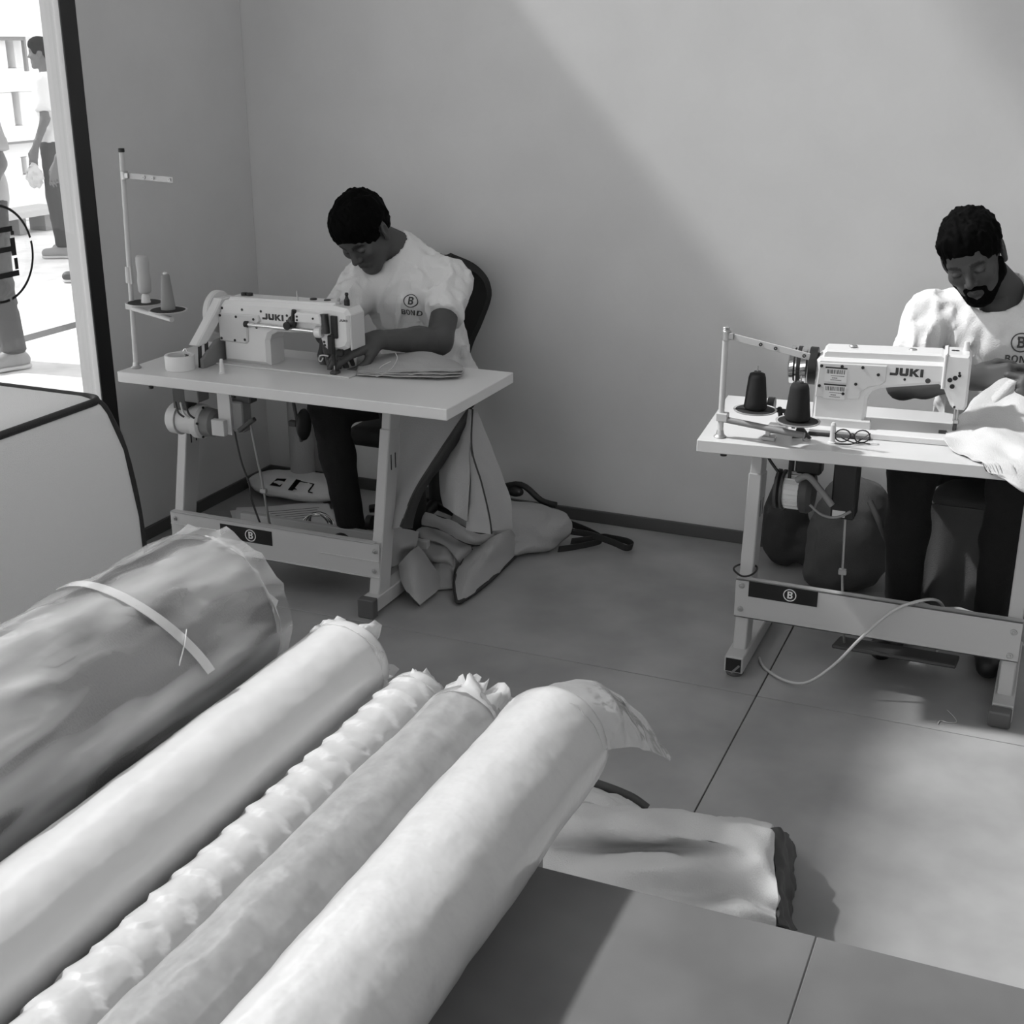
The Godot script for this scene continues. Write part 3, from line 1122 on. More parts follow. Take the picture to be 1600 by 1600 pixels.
func build_bundle() -> void:
	var bundle := [
		[Vector3(-0.992, 0.020, -2.474), Vector3(-0.825, 0.020, -2.546), Vector3(-0.651, 0.020, -2.591), Vector3(-0.490, 0.020, -2.613), Vector3(-0.466, 0.020, -2.612)],
		[Vector3(-0.906, 0.140, -2.298), Vector3(-0.748, 0.170, -2.307), Vector3(-0.590, 0.170, -2.350), Vector3(-0.449, 0.160, -2.393), Vector3(-0.426, 0.150, -2.401)],
		[Vector3(-0.869, 0.150, -2.204), Vector3(-0.723, 0.170, -2.234), Vector3(-0.565, 0.180, -2.260), Vector3(-0.434, 0.180, -2.296), Vector3(-0.403, 0.160, -2.324)],
		[Vector3(-0.863, 0.120, -2.191), Vector3(-0.698, 0.105, -2.273), Vector3(-0.562, 0.140, -2.280), Vector3(-0.429, 0.170, -2.249), Vector3(-0.389, 0.150, -2.261)],
		[Vector3(-0.851, 0.100, -2.161), Vector3(-0.649, 0.170, -2.138), Vector3(-0.538, 0.185, -2.162), Vector3(-0.435, 0.130, -2.230), Vector3(-0.369, 0.140, -2.193)],
		[Vector3(-0.804, 0.100, -2.044), Vector3(-0.637, 0.130, -2.105), Vector3(-0.521, 0.120, -2.158), Vector3(-0.432, 0.100, -2.199), Vector3(-0.371, 0.100, -2.196)],
		[Vector3(-0.779, 0.060, -1.982), Vector3(-0.616, 0.080, -2.045), Vector3(-0.507, 0.110, -2.112), Vector3(-0.417, 0.135, -2.126), Vector3(-0.361, 0.120, -2.148)],
		[Vector3(-0.744, 0.000, -1.895), Vector3(-0.586, 0.000, -1.963), Vector3(-0.488, 0.000, -2.064), Vector3(-0.416, -0.000, -2.156), Vector3(-0.368, 0.000, -2.219)],
	]
	var bundle_dark := [
		[Vector3(-0.436, 0.150, -2.400), Vector3(-0.421, 0.140, -2.423), Vector3(-0.412, 0.100, -2.473), Vector3(-0.413, 0.020, -2.571)],
		[Vector3(-0.413, 0.140, -2.352), Vector3(-0.399, 0.130, -2.361), Vector3(-0.391, 0.080, -2.419), Vector3(-0.395, 0.020, -2.498)],
		[Vector3(-0.391, 0.130, -2.268), Vector3(-0.377, 0.120, -2.277), Vector3(-0.371, 0.070, -2.332), Vector3(-0.373, 0.020, -2.394)],
		[Vector3(-0.375, 0.110, -2.213), Vector3(-0.364, 0.100, -2.221), Vector3(-0.363, 0.060, -2.269), Vector3(-0.364, 0.020, -2.316)],
		[Vector3(-0.362, 0.090, -2.171), Vector3(-0.351, 0.070, -2.194), Vector3(-0.343, 0.040, -2.228), Vector3(-0.341, 0.010, -2.272)],
	]
	var bundle_back := [
		[Vector3(-0.905, 0.050, -2.563), Vector3(-0.844, 0.050, -2.552), Vector3(-0.787, 0.040, -2.549), Vector3(-0.748, 0.020, -2.549)],
		[Vector3(-0.863, 0.120, -2.434), Vector3(-0.809, 0.120, -2.422), Vector3(-0.760, 0.100, -2.437), Vector3(-0.735, 0.060, -2.476)],
		[Vector3(-0.854, 0.130, -2.380), Vector3(-0.798, 0.130, -2.370), Vector3(-0.747, 0.120, -2.373), Vector3(-0.724, 0.080, -2.422)],
	]
	var t := thing("cloth_bundle", "folded white cloth bundle with dark layers on the floor behind the worktop", "cloth", Vector3(-0.65, 0, -2.35))
	var st := mb()
	cloth(st, fine(bundle, 8, 6), 0.006, 0.014, 81, 8.0)
	obj("white_layer", st, mats.white_cloth, t)
	var s2 := mb()
	cloth(s2, fine(bundle_dark, 6, 6), 0.008, 0.012, 82, 16.0)
	obj("dark_layer", s2, mats.dark_grey, t)
	var s3 := mb()
	cloth(s3, fine(bundle_back, 6, 6), 0.008, 0.01, 83, 12.0)
	obj("back_layer", s3, mats.white_cloth, t)
	var e := mb()
	var ed := []
	for r in bundle_back[0]:
		ed.append(r + Vector3(0, 0.012, -0.006))
	tube(e, spline(ed, 5), 0.011, 8)
	obj("dark_edge", e, mats.dark_grey, t)
	rebase(t)
func cover_sheets() -> Dictionary:
	var right_panel := [
		[Vector3(-1.658, 0.649, -3.560), Vector3(-1.657, 0.647, -3.570), Vector3(-1.653, 0.644, -3.580)],
		[Vector3(-1.632, 0.538, -3.500), Vector3(-1.614, 0.526, -3.550), Vector3(-1.597, 0.515, -3.580)],
		[Vector3(-1.588, 0.449, -3.470), Vector3(-1.569, 0.433, -3.530), Vector3(-1.554, 0.423, -3.570)],
		[Vector3(-1.554, 0.356, -3.450), Vector3(-1.535, 0.342, -3.500), Vector3(-1.523, 0.363, -3.550)],
		[Vector3(-1.540, 0.304, -3.440), Vector3(-1.527, 0.295, -3.480), Vector3(-1.511, 0.283, -3.530)],
	]
	var middle_panel := [
		[Vector3(-1.691, 0.633, -3.600), Vector3(-1.670, 0.644, -3.570), Vector3(-1.658, 0.649, -3.560)],
		[Vector3(-1.743, 0.502, -3.600), Vector3(-1.687, 0.523, -3.550), Vector3(-1.644, 0.536, -3.520)],
		[Vector3(-1.791, 0.424, -3.600), Vector3(-1.698, 0.450, -3.520), Vector3(-1.639, 0.453, -3.500)],
		[Vector3(-1.782, 0.359, -3.580), Vector3(-1.687, 0.390, -3.490), Vector3(-1.639, 0.387, -3.490)],
		[Vector3(-1.757, 0.320, -3.550), Vector3(-1.678, 0.329, -3.470), Vector3(-1.640, 0.306, -3.480)],
	]
	var inner_panel := [
		[Vector3(-1.670, 0.640, -3.580), Vector3(-1.658, 0.647, -3.560), Vector3(-1.653, 0.649, -3.555)],
		[Vector3(-1.662, 0.526, -3.550), Vector3(-1.639, 0.539, -3.510), Vector3(-1.629, 0.540, -3.495)],
		[Vector3(-1.657, 0.422, -3.530), Vector3(-1.618, 0.439, -3.490), Vector3(-1.585, 0.451, -3.465)],
		[Vector3(-1.648, 0.326, -3.500), Vector3(-1.595, 0.347, -3.460), Vector3(-1.551, 0.358, -3.445)],
		[Vector3(-1.642, 0.278, -3.480), Vector3(-1.591, 0.288, -3.450), Vector3(-1.537, 0.296, -3.435)],
	]
	var left_band := [
		[Vector3(-1.671, 0.647, -3.570), Vector3(-1.663, 0.646, -3.570), Vector3(-1.659, 0.643, -3.575)],
		[Vector3(-1.719, 0.566, -3.540), Vector3(-1.713, 0.557, -3.550), Vector3(-1.714, 0.536, -3.580)],
		[Vector3(-1.769, 0.479, -3.510), Vector3(-1.764, 0.469, -3.520), Vector3(-1.770, 0.449, -3.560)],
		[Vector3(-1.821, 0.378, -3.470), Vector3(-1.819, 0.365, -3.480), Vector3(-1.826, 0.346, -3.520)],
		[Vector3(-1.855, 0.271, -3.440), Vector3(-1.850, 0.265, -3.450), Vector3(-1.852, 0.248, -3.500)],
	]
	var left_panel := [
		[Vector3(-1.998, 0.580, -3.640), Vector3(-1.843, 0.601, -3.620), Vector3(-1.677, 0.642, -3.580)],
		[Vector3(-1.997, 0.466, -3.620), Vector3(-1.880, 0.491, -3.580), Vector3(-1.741, 0.530, -3.535)],
		[Vector3(-1.979, 0.364, -3.580), Vector3(-1.890, 0.391, -3.530), Vector3(-1.798, 0.427, -3.495)],
		[Vector3(-1.960, 0.295, -3.540), Vector3(-1.894, 0.321, -3.490), Vector3(-1.831, 0.344, -3.460)],
		[Vector3(-1.941, 0.232, -3.500), Vector3(-1.894, 0.253, -3.460), Vector3(-1.854, 0.268, -3.440)],
	]
	var lobe_top := [
		[Vector3(-2.042, 0.140, -3.885), Vector3(-1.993, 0.150, -3.885), Vector3(-1.905, 0.160, -3.841), Vector3(-1.814, 0.160, -3.797), Vector3(-1.758, 0.140, -3.798), Vector3(-1.730, 0.120, -3.876)],
		[Vector3(-2.046, 0.120, -3.883), Vector3(-1.976, 0.140, -3.862), Vector3(-1.890, 0.150, -3.810), Vector3(-1.794, 0.150, -3.754), Vector3(-1.738, 0.130, -3.756), Vector3(-1.732, 0.100, -3.876)],
		[Vector3(-2.046, 0.100, -3.882), Vector3(-1.964, 0.110, -3.863), Vector3(-1.883, 0.120, -3.819), Vector3(-1.797, 0.120, -3.759), Vector3(-1.753, 0.100, -3.787), Vector3(-1.753, 0.080, -3.875)],
	]
	var lobe_middle := [
		[Vector3(-2.068, 0.090, -3.911), Vector3(-1.973, 0.100, -3.880), Vector3(-1.894, 0.100, -3.864), Vector3(-1.788, 0.100, -3.788), Vector3(-1.770, 0.080, -3.789)],
		[Vector3(-2.042, 0.080, -3.883), Vector3(-1.956, 0.100, -3.821), Vector3(-1.857, 0.100, -3.775), Vector3(-1.783, 0.090, -3.740), Vector3(-1.782, 0.050, -3.805)],
		[Vector3(-2.024, 0.060, -3.882), Vector3(-1.946, 0.090, -3.789), Vector3(-1.865, 0.090, -3.768), Vector3(-1.794, 0.070, -3.714), Vector3(-1.803, 0.020, -3.770)],
	]
	var lobe_front := [
		[Vector3(-1.785, 0.070, -3.818), Vector3(-1.741, 0.100, -3.824), Vector3(-1.706, 0.120, -3.862), Vector3(-1.683, 0.120, -3.929)],
		[Vector3(-1.774, 0.050, -3.709), Vector3(-1.722, 0.080, -3.733), Vector3(-1.690, 0.090, -3.811), Vector3(-1.685, 0.070, -3.981)],
		[Vector3(-1.745, 0.035, -3.595), Vector3(-1.709, 0.050, -3.642), Vector3(-1.688, 0.050, -3.769), Vector3(-1.673, 0.030, -4.001)],
		[Vector3(-1.697, 0.012, -3.509), Vector3(-1.681, 0.012, -3.522), Vector3(-1.668, 0.012, -3.687), Vector3(-1.677, 0.015, -4.017)],
	]
	var lobe_under := [
		[Vector3(-1.953, 0.080, -3.750), Vector3(-1.917, 0.080, -3.789), Vector3(-1.843, 0.080, -3.758), Vector3(-1.799, 0.060, -3.724)],
		[Vector3(-1.917, 0.060, -3.719), Vector3(-1.865, 0.070, -3.684), Vector3(-1.822, 0.070, -3.702), Vector3(-1.801, 0.040, -3.717)],
		[Vector3(-1.883, 0.040, -3.697), Vector3(-1.849, 0.045, -3.698), Vector3(-1.820, 0.040, -3.709), Vector3(-1.798, 0.020, -3.697)],
		[Vector3(-1.810, 0.012, -3.570), Vector3(-1.789, 0.012, -3.586), Vector3(-1.764, 0.012, -3.603), Vector3(-1.753, 0.012, -3.615)],
	]
	var lobe_left := [
		[Vector3(-1.925, 0.090, -3.545), Vector3(-1.896, 0.120, -3.535), Vector3(-1.892, 0.130, -3.583), Vector3(-1.909, 0.120, -3.649)],
		[Vector3(-1.898, 0.070, -3.509), Vector3(-1.857, 0.110, -3.492), Vector3(-1.848, 0.120, -3.541), Vector3(-1.883, 0.080, -3.664)],
		[Vector3(-1.846, 0.040, -3.456), Vector3(-1.819, 0.070, -3.459), Vector3(-1.817, 0.070, -3.543), Vector3(-1.834, 0.040, -3.644)],
		[Vector3(-1.791, 0.012, -3.429), Vector3(-1.790, 0.015, -3.475), Vector3(-1.790, 0.015, -3.543), Vector3(-1.803, 0.012, -3.615)],
	]
	var lobe_knot := [
		[Vector3(-2.062, 0.130, -3.729), Vector3(-1.998, 0.150, -3.699), Vector3(-1.967, 0.120, -3.774)],
		[Vector3(-2.031, 0.100, -3.669), Vector3(-1.939, 0.140, -3.596), Vector3(-1.932, 0.110, -3.683)],
		[Vector3(-2.033, 0.060, -3.670), Vector3(-1.956, 0.100, -3.594), Vector3(-1.948, 0.090, -3.655)],
		[Vector3(-2.017, 0.020, -3.633), Vector3(-1.966, 0.060, -3.593), Vector3(-1.950, 0.070, -3.603)],
	]
	return {"right_panel": right_panel, "middle_panel": middle_panel, "inner_panel": inner_panel, "left_band": left_band, "left_panel": left_panel, "lobe_top": lobe_top, "lobe_middle": lobe_middle, "lobe_front": lobe_front, "lobe_under": lobe_under, "lobe_left": lobe_left, "lobe_knot": lobe_knot}

func sewn_rows() -> Array:
	var sewn_cloth := [
		[Vector3(-2.089, 0.766, -3.620), Vector3(-1.959, 0.780, -3.640), Vector3(-1.858, 0.791, -3.660), Vector3(-1.786, 0.776, -3.660), Vector3(-1.727, 0.757, -3.640)],
		[Vector3(-2.055, 0.767, -3.560), Vector3(-1.921, 0.783, -3.570), Vector3(-1.825, 0.796, -3.580), Vector3(-1.758, 0.786, -3.580), Vector3(-1.692, 0.769, -3.575)],
		[Vector3(-2.021, 0.765, -3.500), Vector3(-1.890, 0.779, -3.510), Vector3(-1.795, 0.787, -3.520), Vector3(-1.734, 0.783, -3.530), Vector3(-1.680, 0.774, -3.540)],
		[Vector3(-1.987, 0.761, -3.440), Vector3(-1.864, 0.768, -3.460), Vector3(-1.775, 0.776, -3.480), Vector3(-1.719, 0.777, -3.500), Vector3(-1.684, 0.774, -3.530)],
	]
	return sewn_cloth

func drape_rows() -> Array:
	var white_drape := [
		[Vector3(-0.221, 0.791, -3.520), Vector3(-0.169, 0.855, -3.580), Vector3(-0.110, 0.883, -3.620), Vector3(-0.015, 0.873, -3.640), Vector3(0.086, 0.820, -3.620)],
		[Vector3(-0.235, 0.774, -3.470), Vector3(-0.172, 0.796, -3.500), Vector3(-0.098, 0.825, -3.520), Vector3(-0.005, 0.819, -3.550), Vector3(0.089, 0.804, -3.550)],
		[Vector3(-0.246, 0.768, -3.400), Vector3(-0.178, 0.783, -3.410), Vector3(-0.103, 0.796, -3.420), Vector3(0.003, 0.786, -3.450), Vector3(0.093, 0.780, -3.450)],
		[Vector3(-0.238, 0.765, -3.350), Vector3(-0.162, 0.767, -3.330), Vector3(-0.081, 0.776, -3.330), Vector3(0.008, 0.776, -3.340), Vector3(0.095, 0.772, -3.350)],
		[Vector3(-0.197, 0.758, -3.300), Vector3(-0.125, 0.750, -3.260), Vector3(-0.057, 0.745, -3.250), Vector3(0.015, 0.746, -3.250), Vector3(0.100, 0.749, -3.250)],
		[Vector3(-0.129, 0.740, -3.235), Vector3(-0.083, 0.729, -3.220), Vector3(-0.037, 0.714, -3.215), Vector3(0.039, 0.679, -3.215), Vector3(0.110, 0.673, -3.215)],
		[Vector3(-0.075, 0.722, -3.225), Vector3(-0.036, 0.705, -3.215), Vector3(-0.004, 0.683, -3.210), Vector3(0.061, 0.619, -3.210), Vector3(0.121, 0.595, -3.210)],
	]
	return white_drape

# ------------------------------------------------------------------ lettering and logos
func juki(height: float, depth: float) -> Mesh:
	var L := [
		[Vector2(0.66, 1), Vector2(1.02, 1), Vector2(1.02, 0.2), Vector2(0.86, 0), Vector2(0, 0), Vector2(0, 0.33), Vector2(0.66, 0.33)],
		[Vector2(0, 1), Vector2(0.37, 1), Vector2(0.37, 0.32), Vector2(0.72, 0.32), Vector2(0.72, 1), Vector2(1.09, 1), Vector2(1.09, 0.2), Vector2(0.93, 0), Vector2(0.16, 0), Vector2(0, 0.2)],
		[Vector2(0, 0), Vector2(0, 1), Vector2(0.37, 1), Vector2(0.37, 0.64), Vector2(0.72, 1), Vector2(1.16, 1), Vector2(0.68, 0.52), Vector2(1.2, 0), Vector2(0.76, 0), Vector2(0.37, 0.4), Vector2(0.37, 0)],
		[Vector2(0, 0), Vector2(0, 1), Vector2(0.37, 1), Vector2(0.37, 0)],
	]
	var st := mb()
	var x := -2.05
	for k in 4:
		var p := PackedVector2Array()
		for q in L[k]:
			p.append((q + Vector2(x, -0.5)) * height)
		prism(st, p, depth)
		x += [1.15, 1.22, 1.27, 0.4][k]
	st.generate_normals()
	return st.commit()

# black plate with a ring and a letter, in the xy plane facing +z; the little code square of the original is left out
func plate(parent: Node, size: Vector2, at: Vector3, shear: float, ring_x: float, r: float) -> void:
	var st := mb()
	var h := size * 0.5
	prism(st, PackedVector2Array([Vector2(-h.x, -h.y), Vector2(h.x, -h.y), Vector2(h.x, h.y), Vector2(-h.x, h.y)]), 0.0012, Transform3D(Basis.IDENTITY, at))
	var o := obj("name_plate", st, mats.black_satin, parent)
	var s2 := mb()
	ring(s2, r, r * 0.86, 0.0006, Transform3D(Basis.IDENTITY, at + Vector3(ring_x, 0, 0.0018)), 28)
	obj("ring", s2, mats.print_white, o)
	var t := put("letter", text_mesh("B", r * 1.15, 0.0006, 800), mats.print_white, o)
	t.position = at + Vector3(ring_x, 0.0, 0.0016)

func body2(st: SurfaceTool, poly: PackedVector2Array, zb: float, zf: float, ch: float) -> void:
	var zm := (zb + zf) * 0.5
	prism(st, poly, zf - zm, Transform3D(Basis.IDENTITY, Vector3(0, 0, zm)), ch)
	var q := PackedVector2Array()
	for p in poly:
		q.append(Vector2(-p.x, p.y))
	prism(st, q, zm - zb, Transform3D(Basis(Vector3.UP, PI), Vector3(0, 0, zm)), ch)

func v2(a: Array) -> PackedVector2Array:
	var o := PackedVector2Array()
	for k in range(0, a.size(), 2):
		o.append(Vector2(a[k], a[k + 1]))
	return o

func screw(parent: Node, p: Vector3, r: float, m: Material, dir := Vector3.BACK) -> void:
	var st := mb()
	cyl(st, p - dir * 0.001, p + dir * 0.0018, r, 10, 0.0005)
	obj("screw", st, m, parent)

# ------------------------------------------------------------------ table frame
# columns lean back as they rise; all in world coordinates
func table_frame(t: Node3D, xl: float, xr: float, w: float, zfoot: float, zb: float, zt: float, zrb: float, zrt: float, ytop: float, m: Material) -> void:
	for x in [xl, xr]:
		var st := mb()
		beam(st, Vector3(x, 0.05, zb - 0.0375), Vector3(x, ytop * 0.8, lerpf(zb, zt, 0.8) - 0.0375), w, 0.075)
		obj("column", st, m, t)
		var up := mb()
		beam(up, Vector3(x, ytop * 0.79, lerpf(zb, zt, 0.79) - 0.0375), Vector3(x, ytop, zt - 0.0375), w * 0.86, 0.065)
		var u := obj("upper_column", up, m, t)
		for k in 2:
			var sl := mb()
			bx(sl, Vector3(x + w * 0.5, ytop * 0.66, lerpf(zb, zt, 0.66) - 0.022 - 0.028 * k), Vector3(0.0012, 0.05, 0.006), 0.0)
			obj("slot", sl, mats.black, u)
		var f := mb()
		bb(f, Vector3(x - w * 0.72, 0.012, zrb - 0.06), Vector3(x + w * 0.72, 0.062, zfoot), 0.003)
		var fo := obj("foot", f, m, t)
		var ch := mb()
		bb(ch, Vector3(x - w * 0.6, ytop - 0.012, zrt - 0.06), Vector3(x + w * 0.6, ytop, zt + 0.02), 0.002)
		obj("top_channel", ch, m, t)
	var cb := mb()
	bb(cb, Vector3(xl, 0.075, zrb - 0.02), Vector3(xr, 0.105, zrb + 0.005), 0.002)
	obj("crossbar", cb, mats.steel_paint_2, t)
	var pd := mb()
	bx(pd, Vector3((xl + xr) / 2 + 0.06, 0.075, zb - 0.13), Vector3(0.34, 0.012, 0.15), 0.003, Basis(Vector3.RIGHT, -0.25))
	obj("treadle", pd, mats.dark_grey, t)

func build_table_one() -> void:
	var t := thing("sewing_table", "grey-topped industrial sewing table standing near the room's corner", "table", Vector3(-2.14, 0, -3.43))
	var st := mb()
	bb(st, Vector3(-2.712, 0.7165, -3.67), Vector3(-1.564, 0.75, -3.192), 0.002)
	obj("tabletop", st, mats.laminate, t)
	table_frame(t, -2.678, -1.915, 0.036, -3.305, -3.355, -3.49, -3.74, -3.62, 0.7165, mats.steel_paint)
	for x in [-2.678, -1.915]:
		var cp := mb()
		bb(cp, Vector3(x - 0.0285, 0.0, -3.33), Vector3(x + 0.0285, 0.064, -3.297), 0.003)
		obj("end_cap", cp, mats.cap_grey, t)
		var cp2 := mb()
		bb(cp2, Vector3(x - 0.0285, 0.0, -3.81), Vector3(x + 0.0285, 0.064, -3.78), 0.003)
		obj("end_cap", cp2, mats.cap_grey, t)
	var rl := mb()
	bb(rl, Vector3(-2.699, 0.112, -3.373), Vector3(-1.898, 0.228, -3.369), 0.001)
	bb(rl, Vector3(-2.699, 0.2245, -3.395), Vector3(-1.92, 0.2285, -3.369), 0.001)
	bb(rl, Vector3(-2.699, 0.112, -3.372), Vector3(-1.898, 0.1165, -3.364), 0.001)
	bb(rl, Vector3(-2.699, 0.1835, -3.37), Vector3(-2.515, 0.188, -3.3665), 0.001)
	bb(rl, Vector3(-2.12, 0.1665, -3.37), Vector3(-1.9, 0.171, -3.3665), 0.001)
	var ro := obj("front_rail", rl, mats.steel_paint, t)
	for p in [Vector3(-2.682, 0.205, -3.369), Vector3(-2.682, 0.14, -3.369), Vector3(-1.912, 0.203, -3.369), Vector3(-1.917, 0.136, -3.369)]:
		var b := mb()
		cyl(b, p, p + Vector3(0, 0, 0.004), 0.0085, 12)
		cyl(b, p, p + Vector3(0, 0, 0.008), 0.005, 6)
		obj("bolt", b, mats.dull_metal, ro)
	plate(t, Vector2(0.202, 0.05), Vector3(-2.397, 0.1885, -3.3688), 0.0, 0.018, 0.021)
	for p in [Vector3(-2.6, 0.71, -3.21), Vector3(-2.3, 0.71, -3.22)]:
		var b := mb()
		cyl(b, p, p + Vector3(0, -0.008, 0), 0.008, 8)
		obj("under_bolt", b, mats.black, t)
	rebase(t)
	build_machine_one()
	build_stand("thread_stand", "tall pale two-spool thread stand clamped to the grey tabletop", Vector3(-2.686, 0.75, -3.254), Vector3(-2.661, 1.412, -3.254), Vector3(-2.659, 1.345, -3.254), Vector3(-2.483, 1.337, -3.256), 0.955, [Vector3(-2.625, 0.962, -3.25), Vector3(-2.501, 0.957, -3.2)], 0.058, true)
	# spools
	var s1 := thing("thread_spool", "fat pale spool of thread standing on the tall thread stand", "spool", Vector3(-2.62, 0.964, -3.25))
	var a := mb()
	lathe(a, [Vector2(0, 0), Vector2(0.015, 0), Vector2(0.012, 0.02), Vector2(0.008, 0.03), Vector2(0, 0.03)])
	obj("core", a, mats.light_plastic, s1)
	var a2 := mb()
	lathe(a2, [Vector2(0, 0.028), Vector2(0.016, 0.03), Vector2(0.0195, 0.036), Vector2(0.021, 0.07), Vector2(0.0185, 0.09), Vector2(0.0205, 0.12), Vector2(0.019, 0.14), Vector2(0.015, 0.145), Vector2(0, 0.145)], Transform3D.IDENTITY, 24, false)
	obj("thread", a2, mats.thread_light, s1)
	var s2 := thing("thread_spool", "grey cone of thread on the tall thread stand", "spool", Vector3(-2.499, 0.959, -3.2))
	var a3 := mb()
	lathe(a3, [Vector2(0, 0.002), Vector2(0.0215, 0.002), Vector2(0.022, 0.01), Vector2(0.0125, 0.104), Vector2(0.011, 0.107), Vector2(0, 0.107)], Transform3D.IDENTITY, 24)
	obj("thread", a3, mats.thread_grey, s2)
	var a4 := mb()
	cyl(a4, Vector3(0, 0.107, 0), Vector3(0, 0.113, 0), 0.007, 12)
	obj("core", a4, mats.light_plastic, s2)
	# tape roll
	var tp := thing("tape_roll", "white roll of wide tape lying on the grey tabletop", "tape", Vector3(-2.55, 0.75, -3.30))
	var r := mb()
	lathe(r, [Vector2(0.039, 0.0), Vector2(0.0455, 0.0), Vector2(0.0465, 0.001), Vector2(0.0465, 0.045), Vector2(0.0455, 0.046), Vector2(0.039, 0.046), Vector2(0.039, 0.0)], Transform3D.IDENTITY, 40)
	obj("tape", r, mats.tape, tp)
	var cr_ := mb()
	lathe(cr_, [Vector2(0.037, 0.0), Vector2(0.039, 0.0), Vector2(0.039, 0.0455), Vector2(0.037, 0.0455), Vector2(0.037, 0.0)], Transform3D.IDENTITY, 40)
	obj("core", cr_, mats.paper, tp)
	var tx := put("print", text_mesh("TOWER", 0.011, 0.0004, 700), mats.print_dark, tp)
	tx.position = Vector3(0.005, 0.034, -0.0362)
	# small pegs and a hook
	var pg := thing("bobbin_peg", "small white tapered peg standing on the grey tabletop", "peg", Vector3(-2.393, 0.75, -3.3))
	var p1 := mb()
	lathe(p1, [Vector2(0, 0), Vector2(0.011, 0), Vector2(0.011, 0.003), Vector2(0.0085, 0.006), Vector2(0.0055, 0.042), Vector2(0.004, 0.046), Vector2(0, 0.047)], Transform3D.IDENTITY, 16)
	obj("peg", p1, mats.light_plastic, pg)
	var hk := thing("steel_hook", "small bent steel hook on the grey tabletop by the tape", "hook", Vector3(-2.62, 0.75, -3.42))
	var h1 := mb()
	tube(h1, spline([Vector3(-0.02, 0.004, 0.02), Vector3(0.0, 0.006, 0.005), Vector3(0.008, 0.02, 0.0), Vector3(0.004, 0.034, 0.0), Vector3(-0.003, 0.026, 0.004), Vector3(0.0, 0.016, 0.006)], 6), 0.0025, 6)
	obj("wire", h1, mats.chrome, hk)
	# cloth being sewn, folded under the forearm
	var cl := thing("sewn_cloth", "folded grey cloth lying on the grey tabletop under the forearm", "cloth", Vector3(-1.9, 0.75, -3.55))
	var base := sewn_rows()
	for k in 3:
		var rows := fine(base, 6, 5)
		for j in rows.size():
			for i in rows[j].size():
				var v: Vector3 = rows[j][i]
				v.y = 0.7535 + (maxf(v.y, 0.755) - 0.75) * (1.0 - 0.33 * k) * 0.9
				v.z += 0.006 * k
				rows[j][i] = v
		var s := mb()
		cloth(s, rows, 0.003, 0.003, 90 + k, 20.0)
		obj("layer", s, mats.cover_cloth, cl)
	var th := mb()
	tube(th, spline([Vector3(-1.90, 0.815, -3.52), Vector3(-1.885, 0.80, -3.505), Vector3(-1.888, 0.775, -3.47), Vector3(-1.915, 0.757, -3.44), Vector3(-1.93, 0.757, -3.445), Vector3(-1.93, 0.775, -3.48), Vector3(-1.905, 0.79, -3.50)], 6), 0.0013, 5)
	obj("loose_thread", th, mats.cord_white, cl)
	rebase(cl)
	build_motor_one()

